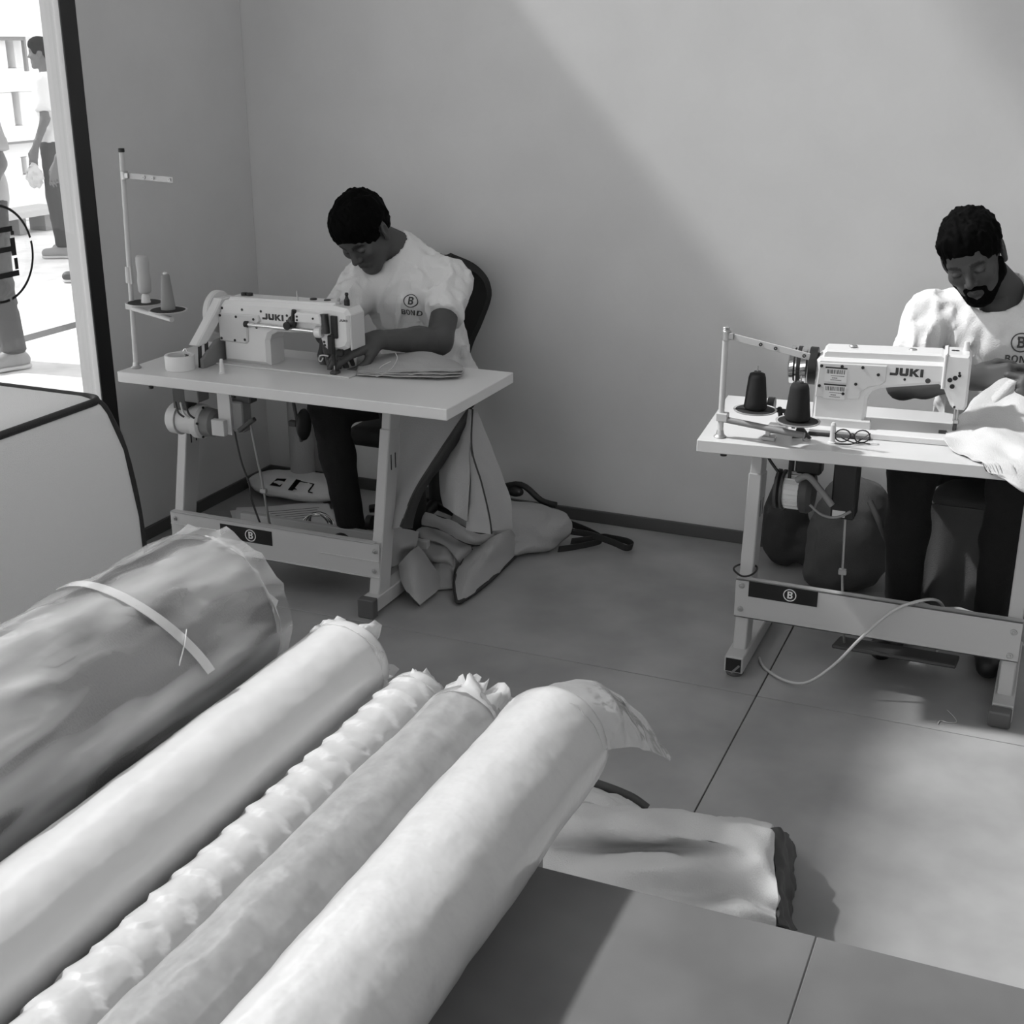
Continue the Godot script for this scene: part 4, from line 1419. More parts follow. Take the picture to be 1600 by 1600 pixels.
func build_stand(called: String, label: String, base: Vector3, top: Vector3, arm0: Vector3, arm1: Vector3, ytray: float, trays: Array, tr: float, capped: bool) -> void:
	var t := thing(called, label, "thread stand", base)
	var st := mb()
	cyl(st, base, top, 0.008, 14)
	obj("pole", st, mats.steel_paint, t)
	var fl := mb()
	lathe(fl, [Vector2(0, 0.0), Vector2(0.016, 0.0), Vector2(0.017, 0.003), Vector2(0.011, 0.008), Vector2(0.0085, 0.02), Vector2(0, 0.02)], Transform3D(Basis.IDENTITY, base), 18)
	obj("flange", fl, mats.dull_metal, t)
	var cp := mb()
	if capped:
		cyl(cp, top, top + Vector3(0, 0.011, 0), 0.0095, 14)
	else:
		for k in 4:
			cyl(cp, top + Vector3(0, 0.004 * k - 0.008, 0), top + Vector3(0, 0.004 * k - 0.006, 0), 0.0095, 12)
	obj("cap", cp, mats.black if capped else mats.dull_metal, t)
	var ar := mb()
	beam(ar, arm0, arm1, 0.004, 0.017, Vector3.BACK, 0.001)
	var ao := obj("guide_arm", ar, mats.steel_paint_2, t)
	for k in [0.42, 0.6, 0.94]:
		var g := mb()
		var p: Vector3 = arm0.lerp(arm1, k)
		ring(g, 0.0045, 0.002, 0.003, Transform3D(Basis.IDENTITY, p + Vector3(0, 0, 0.0035)), 12)
		obj("eyelet", g, mats.black if not capped else mats.dull_metal, ao)
	var cl := mb()
	cyl(cl, arm0 + Vector3(0, -0.012, 0), arm0 + Vector3(0, 0.012, 0), 0.0115, 14)
	bx(cl, arm0 + Vector3(0.012, 0, 0.003), Vector3(0.014, 0.016, 0.012), 0.001)
	obj("clamp", cl, mats.dull_metal, t)
	if capped:
		var cl2 := mb()
		bx(cl2, Vector3(base.x + 0.014, 1.045, base.z), Vector3(0.014, 0.055, 0.012), 0.001)
		cyl(cl2, Vector3(base.x + 0.006, 1.02, base.z), Vector3(base.x + 0.008, 1.07, base.z), 0.0105, 12)
		obj("joining_clamp", cl2, mats.steel_paint, t)
	var tc := mb()
	bx(tc, Vector3(base.x + 0.004, ytray - 0.006, base.z), Vector3(0.03, 0.022, 0.024), 0.002)
	obj("tray_clamp", tc, mats.steel_paint, t)
	var e: Vector3 = trays[1]
	var ta := mb()
	tube(ta, [Vector3(base.x, ytray - 0.012, base.z), Vector3(e.x + 0.02, ytray - 0.022, e.z + 0.01)], 0.0085, 10)
	obj("tray_arm", ta, mats.steel_paint if capped else mats.mid_grey, t)
	for c in trays:
		var d := mb()
		lathe(d, [Vector2(0, -0.004), Vector2(tr * 0.5, -0.004), Vector2(tr * 0.97, -0.001), Vector2(tr, 0.003), Vector2(tr * 0.95, 0.002), Vector2(0, 0.0)], Transform3D(Basis.IDENTITY, c), 32)
		var dd := obj("tray", d, mats.steel_paint, t)
		var f := mb()
		lathe(f, [Vector2(0, 0.0005), Vector2(tr * 0.88, 0.0012), Vector2(tr * 0.9, 0.0025), Vector2(tr * 0.86, 0.0035), Vector2(0, 0.002)], Transform3D(Basis.IDENTITY, c), 32)
		obj("felt_pad", f, mats.rubber, dd)
		var pn := mb()
		cyl(pn, c, c + Vector3(0, 0.118, 0), 0.002, 8)
		obj("pin", pn, mats.dull_metal, dd)
	rebase(t)

func build_machine_one() -> void:
	var t := thing("sewing_machine", "white walking-foot sewing machine with a chrome rod and big handwheel", "sewing machine", Vector3(-2.30, 0.75, -3.47))
	var W: Material = mats.machine_white
	var st := mb()
	var poly := v2([-0.172, 0.004, -0.172, 0.078, -0.182, 0.088, -0.182, 0.165, -0.176, 0.185, -0.158, 0.202, 0.24, 0.212, 0.285, 0.207, 0.297, 0.19, 0.297, 0.105, 0.285, 0.085, 0.262, 0.075, 0.21, 0.075, 0.196, 0.085, 0.185, 0.115, 0.165, 0.122, 0.03, 0.116, 0.008, 0.104, 0.0, 0.085, 0.0, 0.004])
	body2(st, poly, -0.055, 0.045, 0.012)
	obj("arm", st, W, t)
	var bed := mb()
	bx(bed, Vector3(0.055, 0.002, -0.005), Vector3(0.50, 0.006, 0.16), 0.002)
	obj("bed", bed, mats.machine_cover, t)
	var tc := mb()
	body2(tc, v2([-0.155, 0.196, -0.145, 0.212, 0.15, 0.217, 0.24, 0.22, 0.24, 0.205]), -0.042, 0.03, 0.005)
	obj("top_cover", tc, W, t)
	var cv := mb()
	prism(cv, v2([-0.178, 0.073, -0.08, 0.070, -0.072, 0.078, -0.07, 0.122, -0.04, 0.13, -0.022, 0.148, -0.028, 0.166, -0.172, 0.163, -0.18, 0.155]), 0.008, Transform3D(Basis.IDENTITY, Vector3(0, 0, 0.044)), 0.004)
	var co := obj("side_cover", cv, mats.machine_cover, t)
	for p in [[-0.17, 0.155], [-0.11, 0.155], [-0.045, 0.152], [-0.17, 0.082], [-0.12, 0.079], [-0.082, 0.084]]:
		screw(co, Vector3(p[0], p[1], 0.052), 0.0042, mats.black)
	for p in [[-0.165, 0.178], [-0.09, 0.178], [-0.02, 0.178], [0.075, 0.172], [0.012, 0.158], [0.075, 0.155], [-0.04, 0.125], [0.17, 0.16], [0.19, 0.118], [0.205, 0.10], [0.207, 0.09]]:
		screw(t, Vector3(p[0], p[1], 0.0445), 0.0042, mats.black)
	for x in [-0.115, -0.095, 0.14, 0.19]:
		var oc := mb()
		cyl(oc, Vector3(x, 0.212, -0.01), Vector3(x, 0.2215, -0.01), 0.011, 14)
		obj("oil_cap", oc, mats.black, t)
	var lb := put("lettering", juki(0.0195, 0.001), mats.print_dark, t)
	lb.position = Vector3(0.024, 0.163, 0.0446)
	var l2 := put("badge", juki(0.007, 0.0006), mats.print_dark, t)
	l2.position = Vector3(0.276, 0.172, 0.0446)
	var rd := mb()
	cyl(rd, Vector3(-0.068, 0.136, 0.058), Vector3(0.178, 0.133, 0.058), 0.0065, 14)
	obj("chrome_rod", rd, mats.chrome, t)
	var rc := mb()
	cyl(rc, Vector3(-0.075, 0.136, 0.058), Vector3(-0.062, 0.136, 0.058), 0.010, 14)
	obj("rod_bush", rc, mats.black, t)
	var hb := mb()
	body2(hb, v2([0.118, 0.16, 0.118, 0.184, 0.125, 0.19, 0.205, 0.19, 0.212, 0.18, 0.212, 0.158]), 0.04, 0.072, 0.004)
	var hbo := obj("walking_foot_housing", hb, W, t)
	for p in [[0.128, 0.178], [0.128, 0.167], [0.185, 0.176]]:
		screw(hbo, Vector3(p[0], p[1], 0.072), 0.0035, mats.black)
	var hb2 := mb()
	cyl(hb2, Vector3(0.178, 0.131, 0.05), Vector3(0.205, 0.131, 0.05), 0.018, 18, 0.004)
	obj("rocker_end", hb2, W, t)
	var tn := mb()
	ball(tn, Vector3(0.10, 0.155, 0.056), Vector3(0.016, 0.02, 0.014))
	cyl(tn, Vector3(0.106, 0.16, 0.06), Vector3(0.113, 0.196, 0.062), 0.008, 10)
	cyl(tn, Vector3(0.088, 0.145, 0.05), Vector3(0.088, 0.145, 0.072), 0.013, 14)
	obj("thread_tension", tn, mats.black_satin, t)
	var nb := mb()
	cyl(nb, Vector3(0.216, 0.19, 0.055), Vector3(0.222, 0.13, 0.06), 0.012, 12)
	bx(nb, Vector3(0.245, 0.15, 0.047), Vector3(0.022, 0.07, 0.01), 0.002)
	bx(nb, Vector3(0.233, 0.095, 0.05), Vector3(0.02, 0.06, 0.018), 0.003)
	cyl(nb, Vector3(0.238, 0.13, 0.05), Vector3(0.24, 0.03, 0.05), 0.006, 10)
	bx(nb, Vector3(0.258, 0.07, 0.04), Vector3(0.02, 0.022, 0.016), 0.003)
	obj("needle_bar_linkage", nb, mats.black_satin, t)
	var lv := mb()
	tube(lv, spline([Vector3(0.225, 0.06, 0.058), Vector3(0.21, 0.062, 0.06), Vector3(0.196, 0.058, 0.06), Vector3(0.192, 0.045, 0.06), Vector3(0.2, 0.042, 0.06), Vector3(0.208, 0.054, 0.06)], 5), 0.0025, 7)
	obj("lifting_lever", lv, mats.dull_metal, t)
	var nd := mb()
	cyl(nd, Vector3(0.24, 0.035, 0.05), Vector3(0.24, 0.008, 0.05), 0.0014, 6)
	obj("needle", nd, mats.chrome, t)
	var pf := mb()
	bx(pf, Vector3(0.245, 0.01, 0.055), Vector3(0.024, 0.008, 0.03), 0.002)
	bx(pf, Vector3(0.24, 0.022, 0.045), Vector3(0.008, 0.03, 0.01), 0.002)
	obj("presser_foot", pf, mats.dark_grey, t)
	var kn := mb()
	lathe(kn, [Vector2(0, 0), Vector2(0.009, 0), Vector2(0.009, 0.02), Vector2(0.006, 0.024), Vector2(0.004, 0.032), Vector2(0.006, 0.036), Vector2(0.005, 0.042), Vector2(0, 0.043)], Transform3D(Basis.IDENTITY, Vector3(0.262, 0.206, -0.005)), 14)
	obj("pressure_knob", kn, mats.black, t)
	var k2 := mb()
	lathe(k2, [Vector2(0, 0), Vector2(0.007, 0), Vector2(0.004, 0.006), Vector2(0.006, 0.014), Vector2(0.004, 0.017), Vector2(0, 0.017)], Transform3D(Basis.IDENTITY, Vector3(0.236, 0.213, 0.0)), 12)
	obj("tension_stud", k2, mats.dull_metal, t)
	var pn := mb()
	cyl(pn, Vector3(0.102, 0.205, 0.02), Vector3(0.10, 0.247, 0.02), 0.0022, 8)
	obj("thread_pin", pn, mats.dull_metal, t)
	var fp := mb()
	bx(fp, Vector3(0.298, 0.135, 0.0), Vector3(0.006, 0.11, 0.085), 0.003)
	obj("face_plate", fp, mats.machine_cover, t)
	# handwheel and belt guard at the far end
	var hw := mb()
	lathe(hw, [Vector2(0, 0), Vector2(0.05, 0.0), Vector2(0.066, 0.002), Vector2(0.07, 0.006), Vector2(0.07, 0.02), Vector2(0.066, 0.025), Vector2(0.02, 0.026), Vector2(0, 0.026)], Transform3D(Basis(Vector3.FORWARD, PI / 2), Vector3(-0.232, 0.152, -0.005)), 36)
	obj("handwheel", hw, mats.light_plastic, t)
	var ax := mb()
	cyl(ax, Vector3(-0.22, 0.152, -0.005), Vector3(-0.175, 0.152, -0.005), 0.028, 18)
	obj("pulley", ax, mats.black, t)
	var bg := mb()
	prism(bg, v2([0.05, 0.20, -0.03, 0.205, -0.06, 0.175, -0.175, 0.082, -0.16, 0.075, -0.12, 0.078, -0.05, 0.13, 0.03, 0.13]), 0.03, Transform3D(Basis(Vector3.UP, PI / 2), Vector3(-0.206, 0, 0)), 0.004)
	obj("belt_guard", bg, W, t)
	var bl := mb()
	beam(bl, Vector3(-0.195, 0.09, 0.135), Vector3(-0.205, -0.04, 0.13), 0.012, 0.006, Vector3.RIGHT, 0.001)
	beam(bl, Vector3(-0.195, 0.09, 0.1), Vector3(-0.205, -0.04, 0.095), 0.012, 0.006, Vector3.RIGHT, 0.001)
	obj("belt", bl, mats.black, t)
	var g2 := mb()
	prism(g2, v2([0.045, 0.0, -0.14, 0.0, -0.14, 0.03, -0.06, 0.075, 0.045, 0.078]), 0.012, Transform3D(Basis(Vector3.UP, PI / 2), Vector3(-0.195, 0, 0)), 0.002)
	obj("lower_guard", g2, mats.mid_grey, t)

func build_motor_one() -> void:
	var t := thing("clutch_motor", "pale drum motor with a lever hung under the grey tabletop", "motor", Vector3(-2.53, 0.58, -3.33))
	var hz := Transform3D(Basis(Vector3.FORWARD, PI / 2), Vector3(-2.63, 0.572, -3.34))
	var a := mb()
	lathe(a, [Vector2(0, 0), Vector2(0.042, 0), Vector2(0.05, 0.008), Vector2(0.052, 0.04), Vector2(0, 0.041)], hz, 28)
	obj("pulley_cover", a, mats.machine_cover, t)
	var b := mb()
	lathe(b, [Vector2(0, 0.042), Vector2(0.046, 0.042), Vector2(0.046, 0.1), Vector2(0.056, 0.102), Vector2(0.056, 0.125), Vector2(0.05, 0.132), Vector2(0, 0.132)], hz, 28)
	obj("drum", b, mats.light_plastic, t)
	var c := mb()
	lathe(c, [Vector2(0, 0.132), Vector2(0.047, 0.132), Vector2(0.045, 0.165), Vector2(0.034, 0.176), Vector2(0, 0.178)], hz, 28)
	obj("end_bell", c, mats.mid_grey, t)
	for k in 3:
		var s := mb()
		var an := 0.5 + k * 1.2
		cyl(s, hz * Vector3(cos(an) * 0.051, 0.13, sin(an) * 0.051), hz * Vector3(cos(an) * 0.051, 0.136, sin(an) * 0.051), 0.004, 8)
		obj("screw", s, mats.black, t)
	for r in [[-2.6, -2.55, 0.61, 0.7165, mats.dark_grey], [-2.555, -2.5, 0.64, 0.7165, mats.mid_grey]]:
		var m := mb()
		bb(m, Vector3(r[0], r[2], -3.37), Vector3(r[1], r[3], -3.31), 0.003)
		obj("bracket", m, r[4], t)
	for k in 3:
		var w := mb()
		tube(w, spline([Vector3(-2.58 + 0.02 * k, 0.635, -3.3), Vector3(-2.57 + 0.02 * k, 0.64, -3.285), Vector3(-2.56 + 0.02 * k, 0.61, -3.283), Vector3(-2.545 + 0.02 * k, 0.595, -3.29)], 5), 0.0035, 6)
		obj("wire", w, mats.dark_grey if k != 1 else mats.light_plastic, t)
	rebase(t)
	var bx1 := thing("control_box", "pale switch box and plate with a treadle rod hung under the grey tabletop", "control box", Vector3(-2.40, 0.6, -3.33))
	var p1 := mb()
	bb(p1, Vector3(-2.425, 0.55, -3.312), Vector3(-2.378, 0.7165, -3.306), 0.001)
	obj("plate", p1, mats.light_plastic, bx1)
	var p2 := mb()
	bb(p2, Vector3(-2.44, 0.548, -3.305), Vector3(-2.392, 0.60, -3.285), 0.002)
	obj("switch", p2, mats.machine_cover, bx1)
	var p3 := mb()
	bb(p3, Vector3(-2.375, 0.56, -3.36), Vector3(-2.335, 0.66, -3.31), 0.004)
	obj("clutch_case", p3, mats.mid_grey, bx1)
	var p4 := mb()
	bb(p4, Vector3(-2.38, 0.655, -3.36), Vector3(-2.31, 0.7165, -3.32), 0.003)
	obj("hanger", p4, mats.dark_grey, bx1)
	var p5 := mb()
	beam(p5, Vector3(-2.345, 0.57, -3.3), Vector3(-2.285, 0.615, -3.3), 0.014, 0.02, Vector3.UP, 0.003)
	obj("lever", p5, mats.dark_grey, bx1)
	var p6 := mb()
	tube(p6, [Vector3(-2.325, 0.6, -3.33), Vector3(-2.335, 0.38, -3.39), Vector3(-2.345, 0.22, -3.43), Vector3(-2.35, 0.09, -3.5)], 0.004, 8)
	obj("treadle_rod", p6, mats.dull_metal, bx1)
	var p7 := mb()
	bx(p7, Vector3(-2.338, 0.34, -3.40), Vector3(0.022, 0.014, 0.014), 0.002)
	obj("rod_clamp", p7, mats.dull_metal, bx1)
	var p8 := mb()
	tube(p8, spline([Vector3(-2.385, 0.56, -3.33), Vector3(-2.39, 0.45, -3.36), Vector3(-2.385, 0.36, -3.39), Vector3(-2.395, 0.3, -3.41), Vector3(-2.38, 0.16, -3.45)], 6), 0.0035, 6)
	obj("cable", p8, mats.dark_grey, bx1)
	rebase(bx1)
	var kl := thing("knee_lifter", "black knee pad on a rod hung under the grey tabletop", "knee lifter", Vector3(-2.29, 0.55, -3.56))
	var q1 := mb()
	tube(q1, [Vector3(-2.305, 0.715, -3.55), Vector3(-2.30, 0.6, -3.55), Vector3(-2.285, 0.47, -3.56)], 0.006, 8)
	bx(q1, Vector3(-2.302, 0.535, -3.545), Vector3(0.03, 0.02, 0.02), 0.003)
	obj("rod", q1, mats.dark_grey, kl)
	var q2 := mb()
	ball(q2, Vector3(-2.272, 0.53, -3.56), Vector3(0.018, 0.055, 0.04))
	obj("pad", q2, mats.black, kl)
	rebase(kl)

# ------------------------------------------------------------------ table two
func build_table_two() -> void:
	var turn := deg_to_rad(4.8)
	var t := thing("sewing_table", "white-topped industrial sewing table with two dark thread cones on it", "table", Vector3(-0.31, 0, -3.46))
	var st := mb()
	var bs := Basis(Vector3.UP, turn)
	bx(st, Vector3(-0.31, 0.7335, -3.466), Vector3(1.1, 0.033, 0.48), 0.002, bs)
	obj("tabletop", st, mats.laminate_white, t)
	table_frame(t, -0.745, -0.016, 0.038, -3.36, -3.42, -3.50, -3.74, -3.62, 0.717, mats.steel_paint_2)
	for x in [-0.745, -0.016]:
		for z in [-3.385, -3.76]:
			var ft := mb()
			lathe(ft, [Vector2(0, 0), Vector2(0.024, 0), Vector2(0.026, 0.004), Vector2(0.02, 0.012), Vector2(0.008, 0.014), Vector2(0.008, 0.02), Vector2(0, 0.02)], Transform3D(Basis.IDENTITY, Vector3(x, 0, z)), 18)
			obj("levelling_foot", ft, mats.cap_grey, t)
	# open tube end on one side, slipped cap on the other
	var op := mb()
	bx(op, Vector3(-0.745, 0.037, -3.3595), Vector3(0.044, 0.04, 0.002), 0.0)
	obj("tube_mouth", op, mats.black, t)
	var op2 := mb()
	bx(op2, Vector3(-0.738, 0.026, -3.356), Vector3(0.006, 0.034, 0.003), 0.0, Basis(Vector3.BACK, -0.7))
	obj("tube_tab", op2, mats.mid_grey, t)
	var cp := mb()
	bx(cp, Vector3(-0.02, 0.032, -3.345), Vector3(0.058, 0.056, 0.03), 0.004, Basis(Vector3.RIGHT, 0.35))
	obj("end_cap", cp, mats.cap_grey, t)
	var rl := mb()
	bb(rl, Vector3(-0.766, 0.163, -3.423), Vector3(0.005, 0.28, -3.418), 0.001)
	bb(rl, Vector3(-0.766, 0.276, -3.445), Vector3(0.005, 0.28, -3.418), 0.001)
	bb(rl, Vector3(-0.766, 0.163, -3.445), Vector3(0.005, 0.167, -3.418), 0.001)
	var ro := obj("front_rail", rl, mats.steel_paint_2, t)
	for p in [Vector3(-0.748, 0.262, -3.418), Vector3(-0.748, 0.19, -3.418), Vector3(-0.015, 0.25, -3.418), Vector3(-0.017, 0.18, -3.418)]:
		var b := mb()
		cyl(b, p, p + Vector3(0, 0, 0.003), 0.0085, 14)
		cyl(b, p, p + Vector3(0, 0, 0.006), 0.004, 6)
		obj("bolt", b, mats.dull_metal, ro)
	plate(t, Vector2(0.195, 0.047), Vector3(-0.63, 0.2555, -3.4178), 0.0, 0.02, 0.0185)
	var tie := mb()
	tube(tie, spline([Vector3(-0.772, 0.31, -3.41), Vector3(-0.745, 0.298, -3.40), Vector3(-0.72, 0.303, -3.41), Vector3(-0.716, 0.305, -3.46), Vector3(-0.745, 0.30, -3.5), Vector3(-0.772, 0.305, -3.46)], 5, true), 0.003, 6, false, true)
	obj("cable_tie", tie, mats.black, t)
	var ub := mb()
	cyl(ub, Vector3(-0.775, 0.717, -3.22), Vector3(-0.775, 0.703, -3.22), 0.009, 10)
	obj("under_bolt", ub, mats.black, t)
	rebase(t)
	build_machine_two(turn)
	build_stand("thread_stand", "short thread stand holding two dark cones on the white tabletop", Vector3(-0.789, 0.75, -3.227), Vector3(-0.788, 1.035, -3.227), Vector3(-0.786, 1.02, -3.227), Vector3(-0.572, 0.985, -3.22), 0.812, [Vector3(-0.706, 0.826, -3.25), Vector3(-0.585, 0.822, -3.2)], 0.056, false)
	for c in [[Vector3(-0.706, 0.828, -3.25), 0.027, "dark cone of thread on the tray next to the pole of the short thread stand"], [Vector3(-0.587, 0.824, -3.2), 0.029, "dark cone of thread on the outer tray of the short thread stand"]]:
		var s := thing("thread_cone", c[2], "thread cone", c[0])
		var a := mb()
		var r: float = c[1]
		lathe(a, [Vector2(0, 0.003), Vector2(r, 0.003), Vector2(r * 1.12, 0.008), Vector2(r * 1.06, 0.02), Vector2(r * 0.82, 0.085), Vector2(r * 0.7, 0.095), Vector2(r * 0.35, 0.098), Vector2(0, 0.098)], Transform3D.IDENTITY, 28, false)
		obj("thread", a, mats.thread_dark, s)
		var k := mb()
		lathe(k, [Vector2(0.0, 0.097), Vector2(0.009, 0.097), Vector2(0.009, 0.1015), Vector2(0.004, 0.102), Vector2(0, 0.1)], Transform3D.IDENTITY, 14)
		obj("core", k, mats.dark_grey, s)
	# things on the white tabletop
	var pg := thing("bobbin_peg", "tall white round-topped peg on the white tabletop by the eyeglasses", "peg", Vector3(-0.51, 0.75, -3.29))
	var p1 := mb()
	lathe(p1, [Vector2(0, 0), Vector2(0.0105, 0), Vector2(0.0105, 0.003), Vector2(0.0075, 0.005), Vector2(0.0068, 0.048), Vector2(0.0045, 0.054), Vector2(0, 0.056)], Transform3D.IDENTITY, 16)
	obj("peg", p1, mats.light_plastic, pg)
	var nt := thing("steel_nut", "steel nut lying on the white tabletop", "nut", Vector3(-0.575, 0.75, -3.285))
	var n1 := mb()
	cyl(n1, Vector3.ZERO, Vector3(0, 0.006, 0), 0.011, 6)
	cyl(n1, Vector3.ZERO, Vector3(0, 0.009, 0), 0.005, 10)
	obj("nut", n1, mats.dull_metal, nt)
	var gl := thing("eyeglasses", "folded black-framed eyeglasses on the white tabletop", "eyeglasses", Vector3(-0.462, 0.75, -3.30), 0.35)
	for s in [-1, 1]:
		var pts := []
		for k in 16:
			var an := TAU * k / 16
			pts.append(Vector3(s * 0.024 + cos(an) * 0.0195, 0.021 + sin(an) * 0.0165, 0.003 * s))
		var r := mb()
		tube(r, pts, 0.0018, 6, false, true)
		obj("rim", r, mats.black, gl)
		var lens := mb()
		prism(lens, rounded(0.036, 0.03, 0.0145), 0.0008, Transform3D(Basis.IDENTITY, Vector3(s * 0.024, 0.021, 0.003 * s)))
		obj("lens", lens, mats.pane, gl)
		var tm := mb()
		tube(tm, spline([Vector3(s * 0.043, 0.028, 0.002), Vector3(s * 0.043, 0.022, -0.01), Vector3(s * 0.0, 0.006, 0.012 + 0.006 * s), Vector3(-s * 0.03, 0.004, 0.012 + 0.006 * s), Vector3(-s * 0.045, 0.003, 0.008)], 5), 0.0018, 6)
		obj("temple", tm, mats.black, gl)
	var br := mb()
	tube(br, spline([Vector3(-0.006, 0.023, -0.002), Vector3(0, 0.027, 0), Vector3(0.006, 0.023, 0.002)], 4), 0.0018, 6)
	obj("bridge", br, mats.black, gl)
	# bobbin winder standing behind the thread trays
	var bw := thing("bobbin_winder", "small dark metal bobbin winder behind the dark thread cones", "bobbin winder", Vector3(-0.66, 0.75, -3.33))
	var w1 := mb()
	bx(w1, Vector3(0, 0.012, 0), Vector3(0.05, 0.022, 0.03), 0.003)
	obj("base", w1, mats.dull_metal, bw)
	var w2 := mb()
	cyl(w2, Vector3(-0.03, 0.075, 0), Vector3(-0.012, 0.075, 0), 0.019, 18)
	cyl(w2, Vector3(-0.02, 0.06, 0), Vector3(0.05, 0.06, 0), 0.006, 10)
	cyl(w2, Vector3(0.015, 0.05, 0), Vector3(0.03, 0.05, 0), 0.012, 12)
	beam(w2, Vector3(0.01, 0.02, 0), Vector3(0.0, 0.07, 0), 0.012, 0.01)
	obj("spindle", w2, mats.black_satin, bw)
	var w3 := mb()
	tube(w3, spline([Vector3(0.035, 0.05, 0.0), Vector3(0.04, 0.07, 0.004), Vector3(0.05, 0.06, 0.008), Vector3(0.044, 0.04, 0.006)], 5), 0.002, 6)
	obj("spring", w3, mats.chrome, bw)
	var tg := thing("thread_guide", "small bent metal thread guide on the white tabletop under the trays", "thread guide", Vector3(-0.665, 0.75, -3.25))
	var g1 := mb()
	bx(g1, Vector3(0, 0.006, 0), Vector3(0.034, 0.012, 0.02), 0.002)
	bx(g1, Vector3(-0.004, 0.022, 0), Vector3(0.012, 0.026, 0.006), 0.001)
	cyl(g1, Vector3(0.006, 0.03, 0), Vector3(0.016, 0.03, 0), 0.006, 10)
	obj("bracket", g1, mats.dull_metal, tg)
	# white cloth run through the machine, over the near edge
	var dr := thing("white_drape", "white cloth on the white tabletop, gathered and hanging over its near edge", "cloth", Vector3(-0.1, 0.75, -3.4))
	var d1 := mb()
	var dfine := fine(drape_rows(), 8, 6)
	for j in dfine.size():
		for i in dfine[j].size():
			var v: Vector3 = dfine[j][i]
			if v.z < -3.228 - (v.x + 0.24) * 0.084:
				v.y = maxf(v.y, 0.758)
			dfine[j][i] = v
	cloth(d1, dfine, 0.004, 0.012, 101, 10.0)
	obj("sheet", d1, mats.white_cloth_2, dr)
	var d2 := mb()
	cloth(d2, fine([
		[Vector3(-0.232, 0.762, -3.49), Vector3(-0.175, 0.815, -3.54), Vector3(-0.115, 0.885, -3.60)],
		[Vector3(-0.222, 0.760, -3.485), Vector3(-0.160, 0.812, -3.53), Vector3(-0.098, 0.883, -3.595)],
		[Vector3(-0.212, 0.764, -3.49), Vector3(-0.148, 0.806, -3.54), Vector3(-0.086, 0.878, -3.61)]], 6, 4), 0.005)
	obj("held_fold", d2, mats.white_cloth_2, dr)
	rebase(dr)
	build_motor_two()

